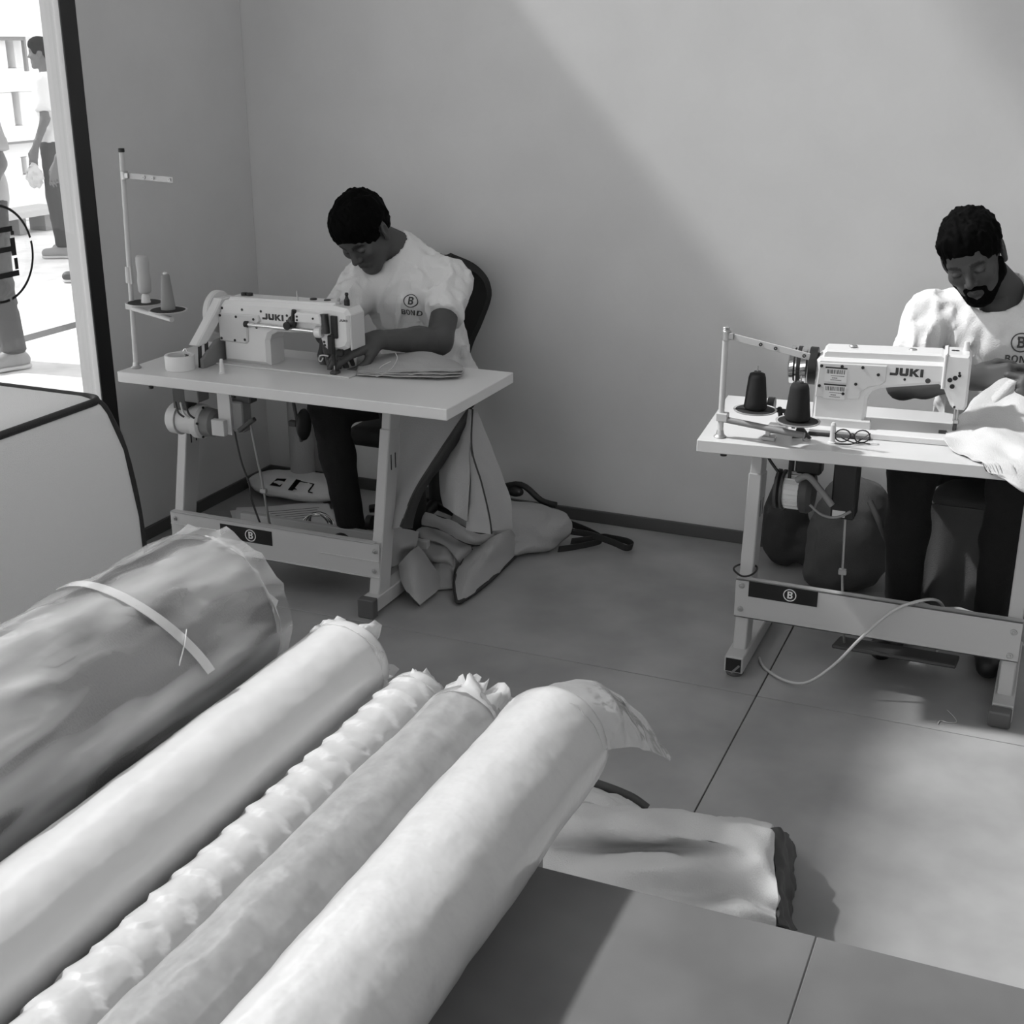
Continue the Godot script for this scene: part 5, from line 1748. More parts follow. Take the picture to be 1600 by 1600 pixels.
func build_machine_two(turn: float) -> void:
	var t := thing("sewing_machine", "white lockstitch sewing machine with two barcode labels on its side", "sewing machine", Vector3(-0.45, 0.75, -3.44), turn)
	var W: Material = mats.machine_white
	var st := mb()
	body2(st, v2([-0.137, 0.01, -0.137, 0.19, -0.13, 0.198, 0.19, 0.206, 0.235, 0.206, 0.243, 0.195, 0.243, 0.10, 0.236, 0.09, 0.213, 0.09, 0.205, 0.098, 0.185, 0.14, 0.172, 0.15, 0.03, 0.128, 0.01, 0.118, 0.0, 0.10, -0.004, 0.01]), -0.055, 0.048, 0.008)
	obj("arm", st, W, t)
	var tc := mb()
	body2(tc, v2([-0.125, 0.19, -0.122, 0.212, -0.115, 0.218, 0.172, 0.226, 0.182, 0.22, 0.182, 0.2]), -0.045, 0.036, 0.005)
	obj("top_cover", tc, W, t)
	var hd := mb()
	body2(hd, v2([0.184, 0.228, 0.188, 0.23, 0.238, 0.23, 0.245, 0.222, 0.246, 0.10, 0.24, 0.088, 0.222, 0.088, 0.212, 0.095, 0.186, 0.145, 0.182, 0.16]), -0.05, 0.052, 0.006)
	obj("head", hd, W, t)
	var rib := mb()
	body2(rib, v2([0.178, 0.14, 0.178, 0.231, 0.186, 0.233, 0.186, 0.14]), -0.052, 0.0545, 0.003)
	obj("rib", rib, W, t)
	var cv := mb()
	prism(cv, v2([-0.133, 0.095, -0.128, 0.186, 0.042, 0.19, 0.042, 0.148, 0.03, 0.138, 0.0, 0.13, -0.018, 0.115, -0.022, 0.098, -0.04, 0.094]), 0.004, Transform3D(Basis.IDENTITY, Vector3(0, 0, 0.0475)), 0.002)
	var co := obj("side_cover", cv, mats.machine_cover, t)
	for p in [[-0.122, 0.178], [-0.07, 0.18], [-0.018, 0.181], [0.022, 0.165], [-0.032, 0.136], [-0.062, 0.108], [-0.124, 0.125]]:
		screw(co, Vector3(p[0], p[1], 0.0515), 0.0042, mats.black)
	for p in [[0.088, 0.157, 0.048, 0.0034], [0.145, 0.158, 0.048, 0.0068], [0.198, 0.165, 0.052, 0.0062], [0.21, 0.171, 0.052, 0.0062], [0.205, 0.149, 0.052, 0.0062], [0.22, 0.178, 0.052, 0.0042], [0.219, 0.185, 0.052, 0.003], [0.216, 0.096, 0.052, 0.003]]:
		screw(t, Vector3(p[0], p[1], p[2]), p[3], mats.dark_grey if p[3] > 0.0065 else mats.black)
	var lb := put("lettering", juki(0.0205, 0.001), mats.print_dark, t)
	lb.position = Vector3(0.092, 0.176, 0.0476)
	# labels with bar codes
	for k in 2:
		var y: float = [0.157, 0.112][k]
		var img := Image.create(96, 72, false, Image.FORMAT_RGB8)
		img.fill(Color(0.8, 0.8, 0.8))
		img.fill_rect(Rect2i(0, 0, 96, 7), Color(0.08, 0.08, 0.08))
		var rng := RandomNumberGenerator.new()
		rng.seed = 5 + k
		var x := 8
		while x < 88:
			var w := rng.randi_range(1, 3)
			img.fill_rect(Rect2i(x, 12, w, 20), Color(0.15, 0.15, 0.15))
			x += w + rng.randi_range(1, 3)
		for r in [[26, 40, 60, 3], [32, 50, 24, 4], [26, 60, 46, 3]]:
			for q in range(r[0], r[0] + r[2], 4):
				img.fill_rect(Rect2i(q, r[1], 3, r[3]), Color(0.25, 0.25, 0.25))
		var m := StandardMaterial3D.new()
		m.albedo_texture = ImageTexture.create_from_image(img)
		m.roughness = 0.4
		var q := QuadMesh.new()
		q.size = Vector2(0.056, 0.04)
		var o := put("label", q, m, t)
		o.position = Vector3(-0.084, y, 0.0522)
	var bed := mb()
	bx(bed, Vector3(0.07, 0.009, 0.0), Vector3(0.42, 0.018, 0.17), 0.003)
	obj("bed", bed, W, t)
	var pan := mb()
	bx(pan, Vector3(-0.06, 0.004, 0.07), Vector3(0.16, 0.008, 0.05), 0.002)
	obj("rubber_seat", pan, mats.black, t)
	var bl := mb()
	bx(bl, Vector3(-0.06, 0.02, 0.04), Vector3(0.15, 0.04, 0.03), 0.003)
	obj("base_step", bl, mats.machine_cover, t)
	var nb := mb()
	cyl(nb, Vector3(0.226, 0.09, 0.02), Vector3(0.226, 0.055, 0.02), 0.0035, 10)
	cyl(nb, Vector3(0.219, 0.09, 0.02), Vector3(0.219, 0.05, 0.02), 0.003, 10)
	bx(nb, Vector3(0.225, 0.05, 0.02), Vector3(0.014, 0.012, 0.012), 0.002)
	obj("needle_bar", nb, mats.dull_metal, t)
	var pf := mb()
	bx(pf, Vector3(0.205, 0.021, 0.025), Vector3(0.04, 0.005, 0.016), 0.001)
	bx(pf, Vector3(0.223, 0.032, 0.022), Vector3(0.01, 0.024, 0.012), 0.002)
	obj("presser_foot", pf, mats.dark_grey, t)
	for x in [-0.03, 0.12]:
		var oc := mb()
		cyl(oc, Vector3(x - 0.02, 0.22, -0.005), Vector3(x - 0.02, 0.227, -0.005), 0.011, 16, 0.003)
		obj("oil_window", oc, mats.dull_metal, t)
	for x in [0.2, 0.208]:
		screw(t, Vector3(x, 0.2295, 0.0), 0.006, mats.black, Vector3.UP)
	var kn := mb()
	lathe(kn, [Vector2(0, 0), Vector2(0.009, 0), Vector2(0.007, 0.012), Vector2(0.006, 0.024), Vector2(0, 0.026)], Transform3D(Basis.IDENTITY, Vector3(0.23, 0.229, -0.01)), 14)
	obj("pressure_knob", kn, mats.light_plastic, t)
	var hz := Transform3D(Basis(Vector3.FORWARD, PI / 2), Vector3(-0.21, 0.165, 0.0))
	var hw := mb()
	lathe(hw, [Vector2(0, 0), Vector2(0.04, 0.0), Vector2(0.05, 0.004), Vector2(0.05, 0.014), Vector2(0.044, 0.018), Vector2(0.044, 0.026), Vector2(0.048, 0.03), Vector2(0.048, 0.046), Vector2(0, 0.048)], hz, 36)
	obj("handwheel", hw, mats.chrome, t)
	var bt := mb()
	lathe(bt, [Vector2(0.044, 0.022), Vector2(0.0495, 0.022), Vector2(0.0495, 0.032), Vector2(0.044, 0.032), Vector2(0.044, 0.022)], hz, 36)
	beam(bt, Vector3(-0.183, 0.16, 0.049), Vector3(-0.185, -0.16, 0.03), 0.009, 0.005, Vector3.RIGHT, 0.001)
	beam(bt, Vector3(-0.183, 0.16, -0.049), Vector3(-0.185, -0.16, -0.03), 0.009, 0.005, Vector3.RIGHT, 0.001)
	obj("belt", bt, mats.black, t)
	var bp := mb()
	cyl(bp, Vector3(-0.158, 0.165, 0), Vector3(-0.137, 0.165, 0), 0.05, 28)
	obj("shaft_collar", bp, mats.black, t)
	var lv := mb()
	prism(lv, v2([0, 0, 0.05, 0.004, 0.03, 0.028, 0.012, 0.035, 0.008, 0.02]), 0.008, Transform3D(Basis.IDENTITY, Vector3(-0.175, 0.003, 0.14)), 0.001)
	obj("reverse_lever", lv, mats.black, t)

func build_motor_two() -> void:
	var t := thing("clutch_motor", "ribbed grey motor with a black end disc under the white tabletop", "motor", Vector3(-0.62, 0.56, -3.4))
	var hz := Transform3D(Basis(Vector3.FORWARD, PI / 2) , Vector3(-0.665, 0.565, -3.42))
	var a := mb()
	lathe(a, [Vector2(0, 0.018), Vector2(0.045, 0.018), Vector2(0.049, 0.022), Vector2(0.049, 0.062), Vector2(0, 0.063)], hz, 30)
	var ao := obj("drum", a, mats.light_plastic, t)
	for k in 20:
		var an := TAU * k / 20
		var f := mb()
		beam(f, hz * Vector3(cos(an) * 0.049, 0.022, sin(an) * 0.049), hz * Vector3(cos(an) * 0.049, 0.062, sin(an) * 0.049), 0.005, 0.004, hz.basis * Vector3(cos(an), 0, sin(an)), 0.001)
		obj("fin", f, mats.light_plastic, ao)
	var b := mb()
	lathe(b, [Vector2(0, 0.063), Vector2(0.05, 0.063), Vector2(0.058, 0.068), Vector2(0.059, 0.085), Vector2(0.05, 0.098), Vector2(0, 0.1)], hz, 30)
	obj("end_disc", b, mats.dark_grey, t)
	var c := mb()
	lathe(c, [Vector2(0, -0.004), Vector2(0.055, -0.004), Vector2(0.055, 0.004), Vector2(0.042, 0.008), Vector2(0.055, 0.012), Vector2(0.055, 0.018), Vector2(0, 0.018)], hz, 30)
	obj("pulley", c, mats.dark_grey, t)
	var d := mb()
	bb(d, Vector3(-0.62, 0.62, -3.45), Vector3(-0.55, 0.7165, -3.40), 0.006)
	bb(d, Vector3(-0.65, 0.66, -3.46), Vector3(-0.56, 0.7165, -3.42), 0.004)
	obj("bracket", d, mats.black, t)
	var e := mb()
	tube(e, spline([Vector3(-0.605, 0.615, -3.36), Vector3(-0.575, 0.632, -3.35), Vector3(-0.54, 0.60, -3.35), Vector3(-0.505, 0.56, -3.35)], 6), 0.009, 8)
	obj("lever", e, mats.mid_grey, t)
	for k in 2:
		var w := mb()
		tube(w, spline([Vector3(-0.565, 0.55, -3.36), Vector3(-0.53, 0.53, -3.35), Vector3(-0.49, 0.53, -3.345), Vector3(-0.455, 0.55, -3.35)] if k == 0 else [Vector3(-0.71, 0.7165, -3.40), Vector3(-0.69, 0.67, -3.37), Vector3(-0.655, 0.63, -3.36)], 6), 0.004, 6)
		obj("cable", w, mats.mid_grey if k == 0 else mats.black, t)
	rebase(t)
	var bx1 := thing("control_box", "black box with a small pale label and treadle rod under the white tabletop", "control box", Vector3(-0.48, 0.6, -3.42))
	var p := mb()
	bb(p, Vector3(-0.515, 0.51, -3.46), Vector3(-0.452, 0.69, -3.39), 0.004)
	obj("case", p, mats.black, bx1)
	var h := mb()
	bb(h, Vector3(-0.505, 0.69, -3.45), Vector3(-0.46, 0.7165, -3.4), 0.002)
	obj("hanger", h, mats.dark_grey, bx1)
	var l := mb()
	bx(l, Vector3(-0.492, 0.525, -3.3895), Vector3(0.034, 0.018, 0.001), 0.0)
	obj("label", l, mats.light_plastic, bx1)
	var r := mb()
	tube(r, [Vector3(-0.478, 0.51, -3.42), Vector3(-0.473, 0.33, -3.43), Vector3(-0.46, 0.1, -3.5)], 0.0035, 8)
	obj("treadle_rod", r, mats.dull_metal, bx1)
	var rc := mb()
	bx(rc, Vector3(-0.473, 0.345, -3.428), Vector3(0.022, 0.016, 0.014), 0.002)
	obj("rod_clamp", rc, mats.dull_metal, bx1)
	rebase(bx1)

# ------------------------------------------------------------------ people
func face_dir(yaw: float, pitch: float, roll: float) -> Basis:
	return Basis(Vector3.UP, deg_to_rad(yaw)) * Basis(Vector3.RIGHT, deg_to_rad(pitch)) * Basis(Vector3.BACK, deg_to_rad(roll))

# a head in its own space: +z the face, +y the crown, origin between the ears
func head_field(neck_to: Vector3) -> Field:
	var f := Field.new()
	f.egg(Vector3(0, 0.036, -0.012), Vector3(0.074, 0.082, 0.094), Basis.IDENTITY, 0.02)
	f.egg(Vector3(0, -0.022, 0.034), Vector3(0.059, 0.077, 0.053), Basis.IDENTITY, 0.03)
	f.egg(Vector3(0, 0.052, 0.048), Vector3(0.056, 0.042, 0.042), Basis.IDENTITY, 0.02)
	for s in [-1, 1]:
		f.cone(Vector3(s * 0.048, -0.045, 0.005), Vector3(s * 0.02, -0.088, 0.058), 0.022, 0.019, 0.02)
		f.egg(Vector3(s * 0.040, -0.014, 0.062), Vector3(0.022, 0.02, 0.02), Basis.IDENTITY, 0.018)
		f.cone(Vector3(s * 0.042, 0.028, 0.070), Vector3(s * 0.012, 0.024, 0.083), 0.009, 0.009, 0.012)
	f.egg(Vector3(0, -0.094, 0.066), Vector3(0.022, 0.018, 0.018), Basis.IDENTITY, 0.018)
	f.cone(Vector3(0, -0.052, -0.028), neck_to, 0.054, 0.058, 0.03)
	for s in [-1, 1]:
		f.egg(Vector3(s * 0.031, 0.008, 0.094), Vector3(0.018, 0.010, 0.013), Basis.IDENTITY, 0.01, true)
		f.egg(Vector3(s * 0.031, 0.006, 0.0775), Vector3(0.0145, 0.011, 0.0115), Basis.IDENTITY, 0.003)
	f.cone(Vector3(0, 0.018, 0.084), Vector3(0, -0.022, 0.105), 0.0075, 0.0105, 0.012)
	for s in [-1, 1]:
		f.egg(Vector3(s * 0.0115, -0.026, 0.093), Vector3(0.008, 0.007, 0.01), Basis.IDENTITY, 0.006)
		f.egg(Vector3(s * 0.006, -0.034, 0.1), Vector3(0.0032, 0.003, 0.005), Basis.IDENTITY, 0.003, true)
	f.cone(Vector3(-0.020, -0.055, 0.080), Vector3(0, -0.0515, 0.0895), 0.0045, 0.0065, 0.006)
	f.cone(Vector3(0.020, -0.055, 0.080), Vector3(0, -0.0515, 0.0895), 0.0045, 0.0065, 0.006)
	f.cone(Vector3(-0.015, -0.064, 0.081), Vector3(0.015, -0.064, 0.081), 0.0075, 0.0075, 0.007)
	f.cone(Vector3(-0.022, -0.0575, 0.092), Vector3(0.022, -0.0575, 0.092), 0.002, 0.002, 0.003, true)
	for s in [-1, 1]:
		var bs := Basis(Vector3.UP, s * 0.35) * Basis(Vector3.BACK, -s * 0.12)
		f.egg(Vector3(s * 0.0785, 0.0, -0.010), Vector3(0.009, 0.033, 0.02), bs, 0.006)
		f.egg(Vector3(s * 0.086, 0.004, -0.006), Vector3(0.006, 0.02, 0.011), bs, 0.005, true)
		f.egg(Vector3(s * 0.0765, -0.026, -0.002), Vector3(0.007, 0.009, 0.008), Basis.IDENTITY, 0.006)
	return f

func head_paint(p: Vector3, tone: float) -> Color:
	var v := tone
	var ax := absf(p.x)
	# brows, lash line, lips
	if p.z > 0.06 and ax > 0.012 and ax < 0.05 and absf(p.y - 0.0285 + (ax - 0.03) * (ax - 0.03) * 9.0) < 0.0055:
		v = 0.012
	elif p.z > 0.06 and ax > 0.016 and ax < 0.046 and absf(p.y - 0.0015 - (ax - 0.031) * (ax - 0.031) * 16.0) < 0.0022:
		v = 0.015
	elif p.z > 0.072 and ax < 0.024 and p.y < -0.046 and p.y > -0.072:
		v = tone * 0.72
	return Color(v, v, v)

func hair_field(seed_: int, thick: float, fringe: float) -> Field:
	var f := Field.new()
	f.egg(Vector3(0, 0.040, -0.016), Vector3(0.0785 + thick * 0.3, 0.088 + thick, 0.098 + thick * 0.5), Basis.IDENTITY, 0.01)
	f.egg(Vector3(0, 0.078, 0.03), Vector3(0.066, 0.044 + thick * 0.6, 0.062), Basis.IDENTITY, 0.03)
	var nz := noise(seed_, 28.0, 3)
	var n2 := noise(seed_ + 1, 75.0, 2)
	f.post = func(p: Vector3, d: float) -> float:
		d += 0.008 * nz.get_noise_3d(p.x * 1.0, p.y * 0.45, p.z * 0.6) + (0.0045 * n2.get_noise_3d(p.x, p.y * 0.3, p.z * 0.7) if d < 0.02 else 0.0)
		var front := p.dot(Vector3(0, -0.55, 0.835)) - fringe - 0.002 * nz.get_noise_2d(p.x * 2.0, 3.0)
		# down to the nape behind the ears, above the ears at the side, a short sideburn before them
		var nape := lerpf(-0.064, 0.03, smoothstep(-0.048, -0.026, p.z)) - p.y
		if p.z > 0.006:
			nape = lerpf(0.03, -0.004, smoothstep(0.006, 0.014, p.z)) - p.y
		return maxf(maxf(d, front), nape)
	return f

# a hand: wrist w, fingers along fd, palm facing pn, thumb on the side ts
func hand_field(w: Vector3, fd: Vector3, pn: Vector3, curl: Array, sc: float, from: Vector3, thumb_side := 1.0) -> Field:
	var f := Field.new()
	var F := fd.normalized()
	var N := (pn - F * pn.dot(F)).normalized()
	var S := F.cross(N) * thumb_side
	var L := func(a: float, b: float, c: float) -> Vector3: return w + (F * a + S * b + N * c) * sc
	f.cone(from, w, 0.031 * sc, 0.0245 * sc, 0.015)
	f.cone(w, L.call(0.02, 0, 0), 0.0235 * sc, 0.022 * sc, 0.015)
	var bases := [0.027, 0.009, -0.009, -0.026]
	var lens := [[0.040, 0.025, 0.02], [0.044, 0.028, 0.021], [0.041, 0.026, 0.02], [0.032, 0.02, 0.018]]
	for i in 4:
		var b: float = bases[i]
		var fwd: float = [0.086, 0.09, 0.085, 0.076][i]
		var k: Vector3 = L.call(fwd, b, -0.006)
		f.cone(L.call(0.012, b * 0.55, 0), k, 0.0155 * sc, 0.0115 * sc, 0.014)
		var ang := 0.0
		var p := k
		var spread := b * 1.6
		for j in 3:
			ang += deg_to_rad(curl[j] * [0.85, 1.0, 1.05, 1.1][i])
			var dir := (F * cos(ang) + N * sin(ang) + S * spread * 2.0 * cos(ang)).normalized()
			var q: Vector3 = p + dir * lens[i][j] * sc
			var r0: float = [0.0098, 0.0088, 0.008][j] * sc * (0.9 if i == 3 else 1.0)
			f.cone(p, q, r0, r0 * 0.9, 0.003)
			p = q
	# thumb from the side of the palm
	var t0: Vector3 = L.call(0.028, 0.026, 0.006)
	var t1: Vector3 = L.call(0.056, 0.047, 0.022)
	var t2: Vector3 = L.call(0.086, 0.048, 0.034)
	var t3: Vector3 = L.call(0.108, 0.036, 0.042)
	f.cone(L.call(0.015, 0.012, 0.002), t0, 0.017 * sc, 0.0155 * sc, 0.012)
	f.cone(t0, t1, 0.0155 * sc, 0.0115 * sc, 0.008)
	f.cone(t1, t2, 0.0112 * sc, 0.0098 * sc, 0.003)
	f.cone(t2, t3, 0.0098 * sc, 0.0082 * sc, 0.003)
	return f

func tee_post(nz: FastNoiseLite, amp: float, hem: float, neck: Vector3, neck_r: float, cuts: Array) -> Callable:
	return func(p: Vector3, d: float) -> float:
		var r := absf(nz.get_noise_3d(p.x * 1.0, p.y * 0.55, p.z * 1.0))
		d += amp * (r * 2.2 - 0.45) * smoothstep(0.06, 0.16, p.distance_to(neck))
		d = maxf(d, hem - p.y)
		d = maxf(d, neck_r - p.distance_to(neck))
		for c in cuts:
			var q: Vector3 = p - c[0]
			if q.length() < c[2]:
				d = maxf(d, q.dot(c[1]))
		return d

func logo(parent: Node, f: Field, at: Vector3, z: Vector3, x: Vector3, s: float) -> void:
	var zz := z.normalized()
	var xx := (x - zz * x.dot(zz)).normalized()
	var xf := Transform3D(Basis(xx, zz.cross(xx), zz), at + zz * 0.1)
	var st := mb()
	var n := 40
	st.set_smooth_group(-1)
	for i in n:
		var a := TAU * i / n
		var b := TAU * (i + 1) / n
		var q := [Vector3(cos(a), sin(a), 0) * s, Vector3(cos(b), sin(b), 0) * s, Vector3(cos(b), sin(b), 0) * s * 0.87, Vector3(cos(a), sin(a), 0) * s * 0.87]
		for k in [0, 2, 1, 0, 3, 2]:
			st.add_vertex(q[k])
	st.generate_normals()
	st.index()
	put("shirt_ring", press(st.commit(), xf, f), mats.print_dark, parent)
	put("shirt_letter", press(text_mesh("B", s * 1.15, 0.0, 800), xf, f), mats.print_dark, parent)
	var x2 := xf
	x2.origin = xf * Vector3(0, -s * 1.72, 0)
	put("shirt_word", press(text_mesh("BOND", s * 0.74, 0.0, 600), x2, f), mats.print_dark, parent)

func append_mesh(called: String, f: Field, cell: float, m: Material, parent: Node, xf := Transform3D.IDENTITY, slack := 0.0) -> MeshInstance3D:
	var s := Soup.new()
	nets(s, f, cell, xf, null, slack)
	return put(called, s.mesh(), m, parent)

# one seated man; all joints in world coordinates
func seated_man(label: String, base: Vector3, c: Dictionary) -> void:
	var t := thing("person", label, "person", base)
	var tone: float = c.tone
	var paint := func(_p: Vector3) -> Color: return Color(tone, tone, tone)
	var soup := Soup.new()
	var hx := Transform3D(c.head_basis * Basis.from_scale(Vector3.ONE * c.head_scale), c.head)
	var nb: Vector3 = c.neck
	# trunk, arms and legs under the clothes
	var b := Field.new()
	b.cone(c.pelvis, c.chest, 0.10, 0.10, 0.04)
	b.cone(c.chest, nb, 0.09, 0.055, 0.04)
	b.cone(nb, c.head + c.head_basis * Vector3(0, -0.05, -0.028), 0.055, 0.05, 0.02)
	for a in c.arms:
		b.cone(a[0], a[1], 0.05, 0.045, 0.02)
		b.cone(a[1], a[1].lerp(a[2], 0.35), 0.043, 0.045, 0.02)
		b.cone(a[1].lerp(a[2], 0.35), a[2], 0.045, 0.03, 0.02)
	for l in c.legs:
		b.cone(l[0], l[1], 0.06, 0.045, 0.03)
		b.cone(l[1], l[2], 0.04, 0.03, 0.02)
	nets(soup, b, 0.013, Transform3D(Basis.IDENTITY, -base), paint)
	var hf := head_field(hx.affine_inverse() * nb)
	nets(soup, hf, 0.0039, Transform3D(Basis.IDENTITY, -base) * hx, func(p: Vector3) -> Color: return head_paint(p, tone))
	for a in c.arms:
		var h := hand_field(a[2], a[3], a[4], a[5], c.hand_scale, a[1].lerp(a[2], 0.72), a[6])
		nets(soup, h, 0.0038, Transform3D(Basis.IDENTITY, -base), paint)
	put("body", soup.mesh(), mats.skin, t)
	# hair and beard
	var off := Transform3D(Basis.IDENTITY, -base) * hx
	append_mesh("hair", hair_field(c.seed, c.hair, c.fringe), 0.0042, mats.hair, t, off, 0.012)
	if c.has("beard"):
		var bf := Field.new()
		for s in [-1, 1]:
			bf.cone(Vector3(s * 0.062, -0.022, 0.006), Vector3(s * 0.050, -0.05, 0.012), 0.0135, 0.022, 0.01)
			bf.cone(Vector3(s * 0.050, -0.05, 0.012), Vector3(s * 0.02, -0.090, 0.060), 0.0235, 0.021, 0.015)
			bf.cone(Vector3(s * 0.024, -0.052, 0.078), Vector3(s * 0.004, -0.042, 0.0905), 0.006, 0.006, 0.006)
			bf.cone(Vector3(s * 0.025, -0.054, 0.077), Vector3(s * 0.022, -0.078, 0.072), 0.006, 0.01, 0.008)
		bf.egg(Vector3(0, -0.096, 0.066), Vector3(0.025, 0.021, 0.021), Basis.IDENTITY, 0.015)
		bf.egg(Vector3(0, -0.060, 0.086), Vector3(0.017, 0.011, 0.02), Basis.IDENTITY, 0.004, true)
		var bn := noise(c.seed + 3, 60.0, 2)
		bf.post = func(p: Vector3, d: float) -> float: return d + 0.0016 * bn.get_noise_3dv(p)
		append_mesh("beard", bf, 0.0036, mats.hair, t, off, 0.004)
	# shirt
	var f := Field.new()
	var ch: Vector3 = c.chest
	var tb: Basis = c.trunk
	f.egg(ch, c.chest_r, tb, 0.05)
	f.egg(c.belly, c.belly_r, tb, 0.06)
	f.egg(c.pelvis, Vector3(0.165, 0.15, 0.13), tb, 0.06)
	f.cone(c.arms[0][0], c.arms[1][0], 0.063, 0.063, 0.05)
	f.cone(nb + Vector3(0, -0.02, 0), ch, 0.07, 0.09, 0.04)
	for a in c.arms:
		f.cone(nb + Vector3(0, -0.005, -0.02), a[0], 0.058, 0.055, 0.03)
	var cuts := []
	for a in c.arms:
		var e: Vector3 = a[0].lerp(a[1], c.sleeve)
		var e2: Vector3 = a[0].lerp(a[1], c.sleeve + 0.15)
		f.cone(a[0], e2, 0.066, 0.064, 0.035)
		cuts.append([e, (a[1] - a[0]).normalized(), 0.13])
	f.post = tee_post(noise(c.seed + 9, 11.0, 2), c.wrinkle, c.hem, nb + c.neck_shift, c.neck_r, cuts)
	append_mesh("t_shirt", f, 0.0085, mats.tee, t, Transform3D(Basis.IDENTITY, -base), 0.012)
	var lg := Node3D.new()
	lg.name = "chest_print"
	t.add_child(lg)
	lg.position = -base
	logo(lg, f, c.logo, c.logo_z, c.logo_x, c.logo_s)
	# trousers and shoes
	var tr := Field.new()
	tr.egg(c.pelvis + Vector3(0, -0.03, 0.0), Vector3(0.165, 0.08, 0.13), Basis.IDENTITY, 0.03)
	for l in c.legs:
		tr.cone(l[0], l[1], 0.082, 0.066, 0.04)
		tr.cone(l[1], l[1].lerp(l[2], 0.4), 0.066, 0.062, 0.03)
		tr.cone(l[1].lerp(l[2], 0.4), l[2], 0.062, 0.052, 0.03)
	var tn := noise(c.seed + 5, 8.0, 2)
	tr.post = func(p: Vector3, d: float) -> float: return maxf(d + 0.008 * absf(tn.get_noise_3dv(p)), 0.055 - p.y)
	append_mesh("trousers", tr, 0.016, mats.trousers, t, Transform3D(Basis.IDENTITY, -base), 0.01)
	for l in c.legs:
		var sh := Field.new()
		var an: Vector3 = l[2]
		var toe: Vector3 = l[3]
		toe.y = 0.038
		var heel := Vector3(an.x, 0.045, an.z) - (toe - Vector3(an.x, toe.y, an.z)).normalized() * 0.04
		sh.cone(heel, toe, 0.04, 0.036, 0.02)
		sh.cone(Vector3(an.x, 0.07, an.z), toe.lerp(heel, 0.5), 0.042, 0.038, 0.02)
		sh.post = func(p: Vector3, d: float) -> float: return maxf(d, 0.004 - p.y)
		append_mesh("shoe", sh, 0.008, mats.black, t, Transform3D(Basis.IDENTITY, -base))

